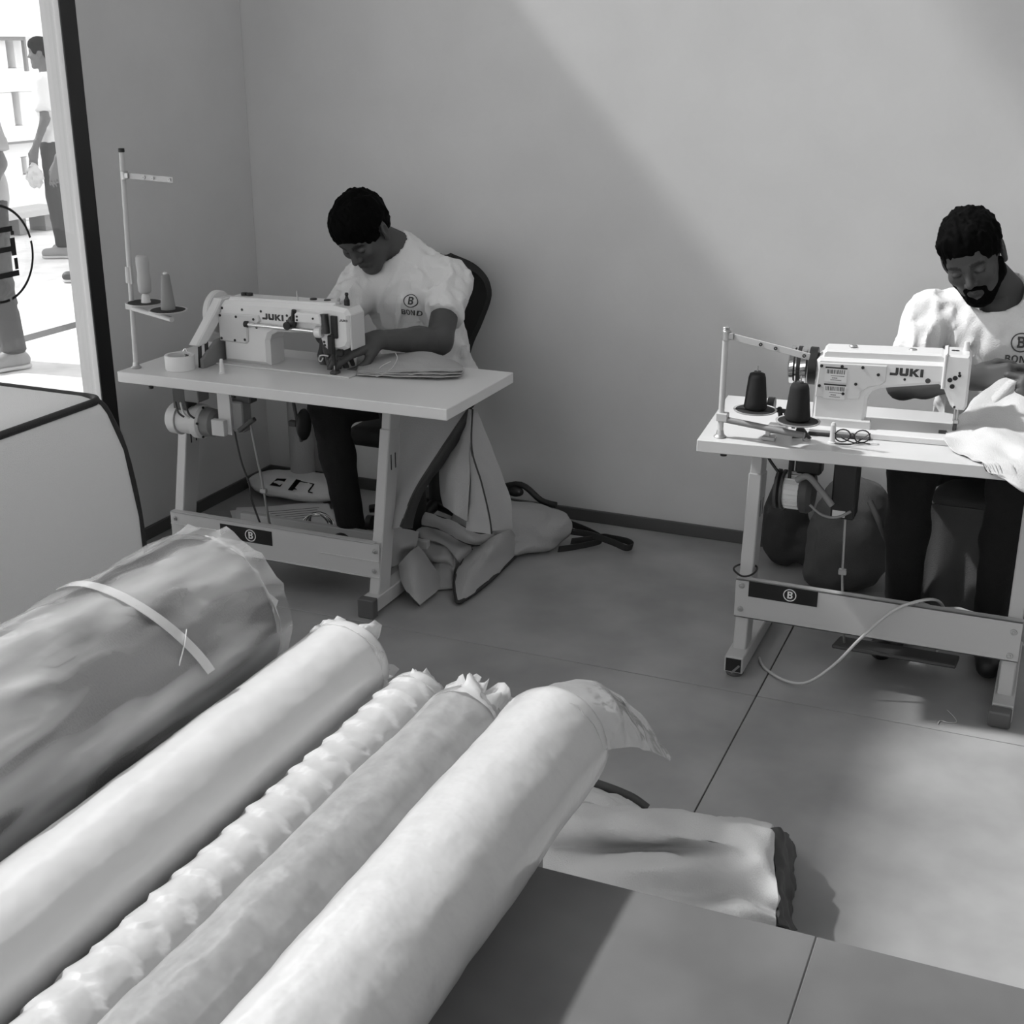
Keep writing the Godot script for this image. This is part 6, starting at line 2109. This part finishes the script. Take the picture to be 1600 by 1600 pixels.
func build_people() -> void:
	var one := {
		"tone": 0.062, "seed": 7, "head": Vector3(-2.195, 1.118, -3.88), "head_basis": face_dir(-4, 40, 10), "head_scale": 1.04, "hand_scale": 1.14,
		"neck": Vector3(-2.13, 1.055, -3.99), "chest": Vector3(-2.085, 0.885, -4.00), "belly": Vector3(-2.07, 0.72, -4.05), "pelvis": Vector3(-2.06, 0.56, -4.12),
		"chest_r": Vector3(0.165, 0.15, 0.115), "belly_r": Vector3(0.16, 0.17, 0.125), "trunk": Basis(Vector3.UP, 0.12) * Basis(Vector3.RIGHT, 0.25),
		"arms": [
			[Vector3(-1.945, 0.955, -4.02), Vector3(-1.885, 0.795, -3.80), Vector3(-1.985, 0.838, -3.57), Vector3(-0.66, -0.24, 0.70), Vector3(-0.25, -0.85, -0.4), [18, 30, 20], 1.0],
			[Vector3(-2.255, 0.94, -3.955), Vector3(-2.275, 0.80, -3.75), Vector3(-2.17, 0.835, -3.60), Vector3(0.55, -0.3, 0.7), Vector3(0.1, -0.9, -0.3), [18, 30, 20], -1.0]],
		"legs": [
			[Vector3(-2.13, 0.53, -4.08), Vector3(-2.285, 0.545, -3.74), Vector3(-2.245, 0.10, -3.79), Vector3(-2.27, 0.04, -3.63)],
			[Vector3(-1.99, 0.53, -4.08), Vector3(-2.02, 0.55, -3.76), Vector3(-2.05, 0.10, -3.9), Vector3(-2.06, 0.04, -3.76)]],
		"sleeve": 0.62, "hem": 0.6, "wrinkle": 0.014, "neck_shift": Vector3(-0.03, 0.035, 0.04), "neck_r": 0.072,
		"hair": 0.016, "fringe": 0.048, "logo": Vector3(-2.035, 0.90, -3.9), "logo_z": Vector3(0.12, 0.2, 1), "logo_x": Vector3(1, -0.02, 0), "logo_s": 0.0228}
	seated_man("man in a white printed t-shirt bent low over the walking-foot machine", Vector3(-2.08, 0, -4.02), one)
	var two := {
		"tone": 0.058, "seed": 17, "head": Vector3(-0.259, 1.152, -3.90), "head_basis": face_dir(-2, 25, 20), "head_scale": 1.02, "hand_scale": 1.1, "beard": true,
		"neck": Vector3(-0.175, 1.045, -3.99), "chest": Vector3(-0.165, 0.90, -3.99), "belly": Vector3(-0.165, 0.72, -4.03), "pelvis": Vector3(-0.17, 0.57, -4.08),
		"chest_r": Vector3(0.175, 0.155, 0.12), "belly_r": Vector3(0.165, 0.17, 0.13), "trunk": Basis(Vector3.RIGHT, 0.18),
		"arms": [
			[Vector3(0.035, 0.98, -3.98), Vector3(0.14, 0.80, -3.78), Vector3(0.01, 0.84, -3.62), Vector3(-0.85, 0.2, 0.2), Vector3(-0.1, -0.5, -0.85), [30, 40, 25], -1.0],
			[Vector3(-0.365, 0.965, -3.965), Vector3(-0.408, 0.79, -3.83), Vector3(-0.215, 0.87, -3.64), Vector3(0.95, 0.1, 0.1), Vector3(0.0, -0.5, -0.85), [28, 45, 30], 1.0]],
		"legs": [
			[Vector3(-0.08, 0.55, -4.03), Vector3(-0.075, 0.57, -3.68), Vector3(-0.085, 0.10, -3.80), Vector3(-0.07, 0.04, -3.64)],
			[Vector3(-0.26, 0.55, -4.03), Vector3(-0.345, 0.57, -3.70), Vector3(-0.34, 0.10, -3.80), Vector3(-0.37, 0.04, -3.64)]],
		"sleeve": 0.62, "hem": 0.6, "wrinkle": 0.014, "neck_shift": Vector3(-0.02, 0.03, 0.045), "neck_r": 0.086,
		"hair": 0.013, "fringe": 0.041, "logo": Vector3(-0.105, 0.93, -3.87), "logo_z": Vector3(0.05, 0.22, 1), "logo_x": Vector3(1, 0.03, 0), "logo_s": 0.0272}
	seated_man("bearded man in a white printed t-shirt holding white cloth at the lockstitch machine", Vector3(-0.17, 0, -4.0), two)
	build_seats()
	# people out in the sun, cut off by the frame and the post
	stander("person standing on the pavement in a light shirt and jeans by the drain channel", Vector3(-5.47, 0, -5.52), -0.5, mats.tee_grey, mats.jeans, mats.grey_metal, 1.74, 31, false)
	stander("person standing on the pavement in a white shirt and dark trousers holding a white bag", Vector3(-7.93, 0, -8.865), -1.17, mats.tee, mats.dark_trousers, mats.grey_metal, 1.76, 32, true)
	stander("person half hidden behind the pale post, in grey trousers and dark shoes", Vector3(-6.955, 0, -8.00), -1.2, mats.tee_grey, mats.grey_metal, mats.dark_grey, 1.7, 33, false)

func stander(label: String, base: Vector3, turn: float, top: Material, legs: Material, shoe: Material, h: float, seed_: int, bag: bool) -> void:
	var t := thing("person", label, "person", base, turn, "")
	var k := h / 1.75
	var tone := 0.13
	var paint := func(_p: Vector3) -> Color: return Color(tone, tone, tone)
	var J := {"hip": Vector3(0, 0.93, 0) * k, "chest": Vector3(0, 1.28, 0) * k, "neck": Vector3(0, 1.47, 0) * k, "head": Vector3(0, 1.62, 0.03) * k}
	var s := Soup.new()
	var b := Field.new()
	b.cone(J.hip, J.chest, 0.11, 0.11, 0.04)
	b.cone(J.chest, J.neck, 0.09, 0.055, 0.04)
	b.cone(J.neck, J.head, 0.05, 0.05, 0.02)
	for sd in [-1, 1]:
		var sh := Vector3(sd * 0.18, 1.42, 0) * k
		var el := Vector3(sd * 0.25, 1.13, -0.03) * k
		var wr := Vector3(sd * 0.22, 0.90, 0.09) * k
		b.cone(sh, el, 0.045, 0.038, 0.02)
		b.cone(el, wr, 0.04, 0.027, 0.02)
		b.cone(Vector3(sd * 0.09, 0.9, 0) * k, Vector3(sd * 0.11, 0.1, -0.02) * k, 0.06, 0.035, 0.03)
	nets(s, b, 0.026, Transform3D.IDENTITY, paint)
	nets(s, head_field(Vector3(0, -0.15, -0.03)), 0.011, Transform3D(Basis.IDENTITY, J.head), func(p: Vector3) -> Color: return head_paint(p, tone))
	for sd in [-1, 1]:
		nets(s, hand_field(Vector3(sd * 0.22, 0.90, 0.09) * k, Vector3(0, -1, 0.25), Vector3(-sd, 0, 0), [15, 20, 15], 1.0, Vector3(sd * 0.228, 0.96, 0.06) * k, -sd), 0.011, Transform3D.IDENTITY, paint)
	put("body", s.mesh(), mats.skin, t)
	append_mesh("hair", hair_field(seed_, 0.012, 0.045), 0.012, mats.hair, t, Transform3D(Basis.IDENTITY, J.head), 0.012)
	var f := Field.new()
	f.egg(J.chest, Vector3(0.18, 0.24, 0.125), Basis.IDENTITY, 0.05)
	f.egg(J.hip + Vector3(0, 0.05, 0), Vector3(0.175, 0.2, 0.13), Basis.IDENTITY, 0.05)
	var cuts := []
	for sd in [-1, 1]:
		var sh := Vector3(sd * 0.17, 1.41, 0) * k
		var el := Vector3(sd * 0.26, 1.13, -0.03) * k
		f.cone(Vector3(0, 1.42, 0) * k, sh, 0.065, 0.065, 0.04)
		f.cone(sh, el, 0.068, 0.068, 0.03)
		cuts.append([sh.lerp(el, 0.8), (el - sh).normalized(), 0.14])
	f.post = tee_post(noise(seed_, 7.0, 2), 0.01, 0.77 * k, J.neck + Vector3(0, 0.04, 0.03), 0.08, cuts)
	append_mesh("shirt", f, 0.024, top, t, Transform3D.IDENTITY, 0.012)
	var tr := Field.new()
	tr.egg(J.hip, Vector3(0.165, 0.12, 0.12), Basis.IDENTITY, 0.04)
	for sd in [-1, 1]:
		tr.cone(Vector3(sd * 0.09, 0.9, 0) * k, Vector3(sd * 0.105, 0.5, 0.01) * k, 0.095, 0.078, 0.02)
		tr.cone(Vector3(sd * 0.105, 0.5, 0.01) * k, Vector3(sd * 0.115, 0.11, -0.02) * k, 0.078, 0.07, 0.02)
	var tn := noise(seed_ + 5, 9.0, 2)
	tr.post = func(p: Vector3, d: float) -> float: return maxf(d + 0.014 * absf(tn.get_noise_3d(p.x, p.y * 2.0, p.z)), 0.09 - p.y)
	append_mesh("trousers", tr, 0.022, legs, t, Transform3D.IDENTITY, 0.012)
	for sd in [-1, 1]:
		var q := Field.new()
		q.cone(Vector3(sd * 0.115, 0.05, -0.06), Vector3(sd * 0.135, 0.045, 0.13), 0.045, 0.04, 0.02)
		q.cone(Vector3(sd * 0.115, 0.10, -0.03), Vector3(sd * 0.12, 0.06, 0.05), 0.046, 0.04, 0.02)
		q.post = func(p: Vector3, d: float) -> float: return maxf(d, 0.025 - p.y)
		var so := append_mesh("shoe", q, 0.014, shoe, t)
		var sole := Field.new()
		sole.cone(Vector3(sd * 0.115, 0.03, -0.065), Vector3(sd * 0.135, 0.03, 0.135), 0.047, 0.042, 0.02)
		sole.post = func(p: Vector3, d: float) -> float: return maxf(maxf(d, 0.002 - p.y), p.y - 0.028)
		append_mesh("sole", sole, 0.012, mats.white_post, so)
	if bag:
		var w: Vector3 = t.transform * (Vector3(0.22, 0.80, 0.12) * k)
		var g := thing("carrier_bag", "crumpled white carrier bag in the hand of the person in dark trousers", "bag", w + Vector3(0, -0.28, 0))
		var bf := Field.new()
		bf.egg(Vector3(0, 0.15, 0), Vector3(0.09, 0.10, 0.06), Basis.IDENTITY, 0.03)
		bf.cone(Vector3(0, 0.2, 0), Vector3(0, 0.28, 0), 0.05, 0.02, 0.03)
		var bn := noise(44, 14.0, 2)
		bf.post = func(p: Vector3, d: float) -> float: return d + 0.05 * absf(bn.get_noise_3dv(p))
		append_mesh("sack", bf, 0.014, mats.white_cloth_2, g, Transform3D.IDENTITY, 0.02)

func build_seats() -> void:
	# office chair of the man at the first table
	var c := thing("office_chair", "black high-backed office chair against the white wall", "chair", Vector3(-2.06, 0, -4.1))
	var bk := []
	for r in [[0.99, 0.05], [0.965, 0.13], [0.935, 0.175], [0.90, 0.197], [0.85, 0.2], [0.76, 0.165], [0.67, 0.124], [0.54, 0.09]]:
		var row := []
		for i in 5:
			var u := i / 4.0 * 2.0 - 1.0
			row.append(Vector3(-2.12 + u * r[1], r[0], -4.32 + 0.04 * u * u + 0.03 * (1.0 - r[0])))
		bk.append(row)
	var st := mb()
	cloth(st, fine(bk, 5, 5), 0.028)
	obj("backrest", st, mats.mesh_black, c)
	var se := mb()
	cushion(se, Vector3(-2.12, 0.395, -4.07), Vector3(0.19, 0.035, 0.18), 0.03, Vector3(0, 0.01, 0))
	obj("seat", se, mats.mesh_black, c)
	var po := mb()
	cyl(po, Vector3(-2.06, 0.10, -4.1), Vector3(-2.06, 0.36, -4.1), 0.028, 16)
	obj("gas_column", po, mats.black, c)
	var br := mb()
	tube(br, spline([Vector3(-2.06, 0.36, -4.15), Vector3(-2.06, 0.37, -4.30), Vector3(-2.06, 0.48, -4.335), Vector3(-2.06, 0.6, -4.325)], 5), 0.016, 8)
	obj("back_bracket", br, mats.black, c)
	for k in 5:
		var an := TAU * k / 5 + 0.3
		var e := Vector3(-2.06 + cos(an) * 0.25, 0.06, -4.1 + sin(an) * 0.25)
		var l := mb()
		tube(l, [Vector3(-2.06, 0.11, -4.1), e + Vector3(0, 0.02, 0)], [0.025, 0.016], 8)
		var lo := obj("leg", l, mats.black, c)
		var w := mb()
		cyl(w, Vector3(e.x - 0.012, 0.027, e.z), Vector3(e.x + 0.012, 0.027, e.z), 0.027, 16)
		obj("castor", w, mats.black, lo)
	rebase(c)
	# draped stool of the man at the second table
	var s := thing("draped_stool", "stool covered with a dark grey cloth under the bearded man", "stool", Vector3(-0.18, 0, -4.05))
	var cu := mb()
	cushion(cu, Vector3(-0.18, 0.415, -4.05), Vector3(0.2, 0.03, 0.19), 0.025, Vector3(0, 0.01, 0))
	obj("seat", cu, mats.stool_cloth, s)
	for p in [Vector2(-0.16, -0.15), Vector2(0.16, -0.15), Vector2(-0.16, 0.12), Vector2(0.16, 0.12)]:
		var l := mb()
		cyl(l, Vector3(-0.18 + p.x, 0, -4.05 + p.y), Vector3(-0.18 + p.x, 0.39, -4.05 + p.y), 0.015, 10)
		obj("leg", l, mats.dark_grey, s)
	var rows := []
	for y in [0.435, 0.38, 0.3, 0.2, 0.12]:
		var row := []
		for i in 13:
			var u := i / 12.0
			row.append(Vector3(-0.39 + 0.42 * u, y, -3.845 + 0.012 * sin(u * 22.0) * (0.5 - y) * 2.5 + 0.03 * (0.46 - y)))
		rows.append(row)
	var sk := mb()
	cloth(sk, fine(rows, 4, 4), 0.004)
	obj("skirt", sk, mats.sack, s)
	rebase(s)

# ------------------------------------------------------------------ things on the floor
func build_floor_things() -> void:
	# the long piped cover that spills from the grey table to the floor
	var sh := cover_sheets()
	var cv := thing("sofa_cover", "grey piped cover spilling in folds from the grey table onto the floor", "cloth", Vector3(-1.8, 0, -3.5))
	var k := 0
	for n in sh:
		var st := mb()
		var rows := fine(sh[n], 7, 6)
		cloth(st, rows, 0.007, 0.006, 120 + k, 9.0)
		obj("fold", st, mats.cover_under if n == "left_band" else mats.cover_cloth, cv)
		k += 1
	var edges := {
		"right_panel": [["l", 0.004]], "inner_panel": [["r", 0.003]], "left_band": [["l", 0.005]],
		"lobe_top": [["b", 0.004], ["t", 0.003]], "lobe_middle": [["t", 0.004], ["l", 0.003]], "lobe_front": [["l", 0.006], ["b", 0.007]], "lobe_left": [["l", 0.003], ["t", 0.003]]}
	for n in edges:
		var rows: Array = fine(sh[n], 7, 6)
		for e in edges[n]:
			var pts := []
			if e[0] == "t":
				pts = Array(rows[0])
			elif e[0] == "b":
				pts = Array(rows[rows.size() - 1])
			else:
				for r in rows:
					pts.append(r[0] if e[0] == "l" else r[r.size() - 1])
			var p := mb()
			tube(p, pts, e[1], 7)
			obj("piping", p, mats.piping, cv)
	rebase(cv)
	var lap := thing("upright_roll", "pale cardboard tube standing on the floor against the wall under the grey table", "tube", Vector3(-2.76, 0, -4.30))
	var lc := mb()
	lathe(lc, [Vector2(0.04, 0.0), Vector2(0.05, 0.0), Vector2(0.05, 0.4), Vector2(0.04, 0.4), Vector2(0.04, 0.0)], Transform3D.IDENTITY, 28)
	obj("tube", lc, mats.cover_cloth, lap)
	# soft bag by the wall with dark webbing
	var bag := thing("cloth_bag", "limp grey cloth bag with dark webbing straps lying by the baseboard", "bag", Vector3(-1.68, 0, -4.05))
	var f := Field.new()
	f.egg(Vector3(-1.80, 0.085, -4.05), Vector3(0.17, 0.085, 0.13), Basis(Vector3.UP, 0.4), 0.05)
	f.egg(Vector3(-1.66, 0.075, -4.10), Vector3(0.14, 0.075, 0.11), Basis(Vector3.UP, 0.6), 0.05)
	f.egg(Vector3(-1.68, 0.03, -4.0), Vector3(0.16, 0.035, 0.06), Basis(Vector3.UP, 0.75), 0.02)
	var bn := noise(51, 5.0, 2)
	f.post = func(p: Vector3, d: float) -> float: return maxf(d + 0.022 * absf(bn.get_noise_3d(p.x, p.y * 2.0, p.z)), 0.002 - p.y)
	append_mesh("sack", f, 0.009, mats.cover_cloth, bag, Transform3D(Basis.IDENTITY, -bag.position), 0.03)
	for s in [
		[Vector3(-1.54, 0.06, -4.14), Vector3(-1.47, 0.05, -4.16), Vector3(-1.39, 0.03, -4.17), Vector3(-1.335, 0.02, -4.16), Vector3(-1.32, 0.02, -4.19), Vector3(-1.35, 0.022, -4.22), Vector3(-1.42, 0.02, -4.235), Vector3(-1.44, 0.03, -4.21), Vector3(-1.46, 0.035, -4.17), Vector3(-1.53, 0.03, -4.12)],
		[Vector3(-1.56, 0.07, -4.19), Vector3(-1.50, 0.04, -4.22), Vector3(-1.44, 0.02, -4.20), Vector3(-1.50, 0.016, -4.12), Vector3(-1.56, 0.012, -4.07)]]:
		var pts := spline(s, 6)
		var sd := []
		for q in pts:
			sd.append(Vector3(0.004, 0.013, 0.004))
		var o := strip(pts, sd, mats.sack_dark, "strap", bag, 0.003)
		o.position -= bag.position
	var cl := mb()
	ball(cl, Vector3(-1.78, 0.165, -4.19), Vector3(0.035, 0.02, 0.02))
	tube(cl, spline([Vector3(-1.86, 0.16, -4.2), Vector3(-1.76, 0.19, -4.2), Vector3(-1.68, 0.14, -4.2), Vector3(-1.62, 0.13, -4.2)], 5), 0.012, 8)
	var clo := obj("buckle", cl, mats.black, bag)
	clo.position -= bag.position
	# papers and a printed sack under the grey table
	var rng := RandomNumberGenerator.new()
	rng.seed = 12
	for k2 in 5:
		var labels := ["lowest sheet of the paper pile on the floor under the grey table", "second sheet up in the paper pile under the grey table", "middle sheet of the paper pile under the grey table", "second sheet from the top of the paper pile under the grey table", "topmost sheet of the paper pile under the grey table"]
		var pp := thing("paper_sheet", labels[k2], "paper", Vector3(-2.66 + rng.randf() * 0.05, 0.002 + 0.004 * k2, -3.98 + rng.randf() * 0.06), 0.5 + rng.randf() * 0.5, "papers on the floor under the grey table")
		var st := mb()
		bx(st, Vector3(0, 0.001, 0), Vector3(0.36, 0.002, 0.26), 0.0)
		obj("sheet", st, mats.paper, pp)
		if k2 == 4:
			for q in 5:
				var ln := mb()
				bx(ln, Vector3(0.04, 0.0023, -0.09 + 0.025 * q), Vector3(0.2 - 0.02 * (q % 3), 0.0004, 0.004), 0.0)
				obj("printed_line", ln, mats.print_dark, pp)
	var ps := thing("printed_sack", "plump white plastic sack with black print under the grey table", "sack", Vector3(-2.74, 0.0, -4.24))
	var pf := Field.new()
	pf.egg(Vector3(0, 0.045, 0), Vector3(0.24, 0.05, 0.13), Basis.IDENTITY, 0.03)
	var pn := noise(53, 7.0, 2)
	pf.post = func(p: Vector3, d: float) -> float: return maxf(d + 0.012 * absf(pn.get_noise_3dv(p)), 0.001 - p.y)
	append_mesh("sack", pf, 0.012, mats.light_plastic, ps, Transform3D.IDENTITY, 0.02)
	var face := Transform3D(Basis(Vector3.RIGHT, -0.9), Vector3(0.03, 0.09, 0.1))
	for r in [[-0.1, -0.02, -0.05, 0.03], [0.0, -0.02, 0.09, -0.015], [0.0, 0.025, 0.075, 0.03], [-0.01, -0.03, 0.012, 0.035], [0.07, -0.015, 0.076, 0.025]]:
		var pr := mb()
		prism(pr, PackedVector2Array([Vector2(r[0], r[1]), Vector2(r[2], r[1]), Vector2(r[2], r[3]), Vector2(r[0], r[3])]), 0.0)
		pr.generate_normals()
		put("print", press(pr.commit(), face, pf, 0.003), mats.print_dark, ps)
	# coil of bright wire and a pedal
	var co := thing("wire_coil", "coil of bright wire on the floor beside the shoe under the grey table", "wire", Vector3(-2.40, 0, -3.84))
	for q in 5:
		var pts := []
		for i in 20:
			var an := TAU * i / 20
			pts.append(Vector3(cos(an) * (0.05 + 0.003 * q), 0.06 + sin(an) * 0.05, 0.006 * q + 0.02 * sin(an + q)))
		var w := mb()
		tube(w, pts, 0.0028, 6, false, true)
		obj("loop", w, mats.chrome if q % 2 == 0 else mats.dark_grey, co)
	var pd := thing("foot_pedal", "small black foot pedal on the floor under the grey table", "pedal", Vector3(-2.36, 0, -3.70))
	var p1 := mb()
	bx(p1, Vector3(0, 0.03, 0), Vector3(0.09, 0.055, 0.10), 0.008)
	obj("housing", p1, mats.black, pd)
	var p2 := mb()
	cyl(p2, Vector3(0, 0.035, 0.05), Vector3(0, 0.035, 0.062), 0.022, 18, 0.003)
	obj("plug", p2, mats.black_satin, pd)
	# sacks under the white table
	var s1 := thing("grey_sack", "large slumped dark grey sack on the floor under the white table", "sack", Vector3(-0.57, 0, -4.16))
	var sf := Field.new()
	sf.egg(Vector3(-0.56, 0.15, -4.17), Vector3(0.15, 0.165, 0.13), Basis.IDENTITY, 0.05)
	sf.egg(Vector3(-0.56, 0.29, -4.2), Vector3(0.11, 0.09, 0.09), Basis.IDENTITY, 0.06)
	sf.egg(Vector3(-0.63, 0.05, -4.12), Vector3(0.07, 0.055, 0.06), Basis.IDENTITY, 0.04)
	var sn := noise(57, 6.0, 2)
	sf.post = func(p: Vector3, d: float) -> float: return maxf(d + 0.02 * absf(sn.get_noise_3dv(p)), 0.002 - p.y)
	append_mesh("sack", sf, 0.01, mats.sack, s1, Transform3D(Basis.IDENTITY, -s1.position), 0.03)
	var st1 := mb()
	tube(st1, spline([Vector3(-0.50, 0.33, -4.10), Vector3(-0.46, 0.28, -4.06), Vector3(-0.43, 0.22, -4.06)], 6), 0.01, 8)
	var so := obj("strap", st1, mats.sack_dark, s1)
	so.position -= s1.position
	var s2 := thing("dark_sack", "dark sack with white print standing by the wall under the white table", "sack", Vector3(-0.80, 0, -4.28))
	var df := Field.new()
	df.egg(Vector3(0, 0.12, 0), Vector3(0.085, 0.13, 0.075), Basis.IDENTITY, 0.03)
	df.egg(Vector3(0.11, 0.09, 0.02), Vector3(0.07, 0.09, 0.06), Basis.IDENTITY, 0.03)
	df.cone(Vector3(0, 0.2, 0), Vector3(0, 0.3, 0), 0.075, 0.05, 0.03)
	var dn := noise(58, 8.0, 2)
	df.post = func(p: Vector3, d: float) -> float: return maxf(d + 0.012 * absf(dn.get_noise_3dv(p)), 0.002 - p.y)
	append_mesh("sack", df, 0.01, mats.sack_dark, s2, Transform3D.IDENTITY, 0.02)
	for r in [[-0.04, -0.015, -0.02, 0.02], [0.0, -0.02, 0.012, 0.018], [0.018, -0.015, 0.03, 0.022]]:
		var zz := mb()
		prism(zz, PackedVector2Array([Vector2(r[0], r[1]), Vector2(r[0] + 0.006, r[1]), Vector2(r[2] + 0.006, r[3]), Vector2(r[2], r[3])]), 0.0)
		zz.generate_normals()
		put("print", press(zz.commit(), Transform3D(Basis.IDENTITY, Vector3(0, 0.245, 0.12)), df, 0.003), mats.light_plastic, s2)
	# white cord looped over the rail of the white table
	var cd := thing("power_cord", "white cord looped from the floor over the rail of the white table", "cord", Vector3(-0.5, 0, -3.38))
	var cm := mb()
	tube(cm, spline([Vector3(-0.70, 0.006, -3.50), Vector3(-0.67, 0.006, -3.44), Vector3(-0.60, 0.008, -3.38), Vector3(-0.53, 0.03, -3.35), Vector3(-0.46, 0.10, -3.35), Vector3(-0.40, 0.18, -3.375), Vector3(-0.33, 0.26, -3.40), Vector3(-0.27, 0.293, -3.42), Vector3(-0.22, 0.285, -3.47), Vector3(-0.20, 0.2, -3.58), Vector3(-0.21, 0.08, -3.66), Vector3(-0.22, 0.008, -3.70)], 8), 0.0042, 8)
	var cmo := obj("cord", cm, mats.cord_white, cd)
	cmo.position -= cd.position
	var tw := thing("thread_scrap", "curled pale scrap of thread on the floor in front of the white table", "thread", Vector3(-0.145, 0, -3.33))
	var tm := mb()
	tube(tm, spline([Vector3(-0.01, 0.002, -0.06), Vector3(0.01, 0.002, -0.03), Vector3(0.02, 0.002, 0.0), Vector3(0.0, 0.002, 0.012), Vector3(-0.02, 0.002, 0.008), Vector3(-0.025, 0.002, 0.03)], 6), 0.0014, 5)
	obj("thread", tm, mats.cord_white, tw)
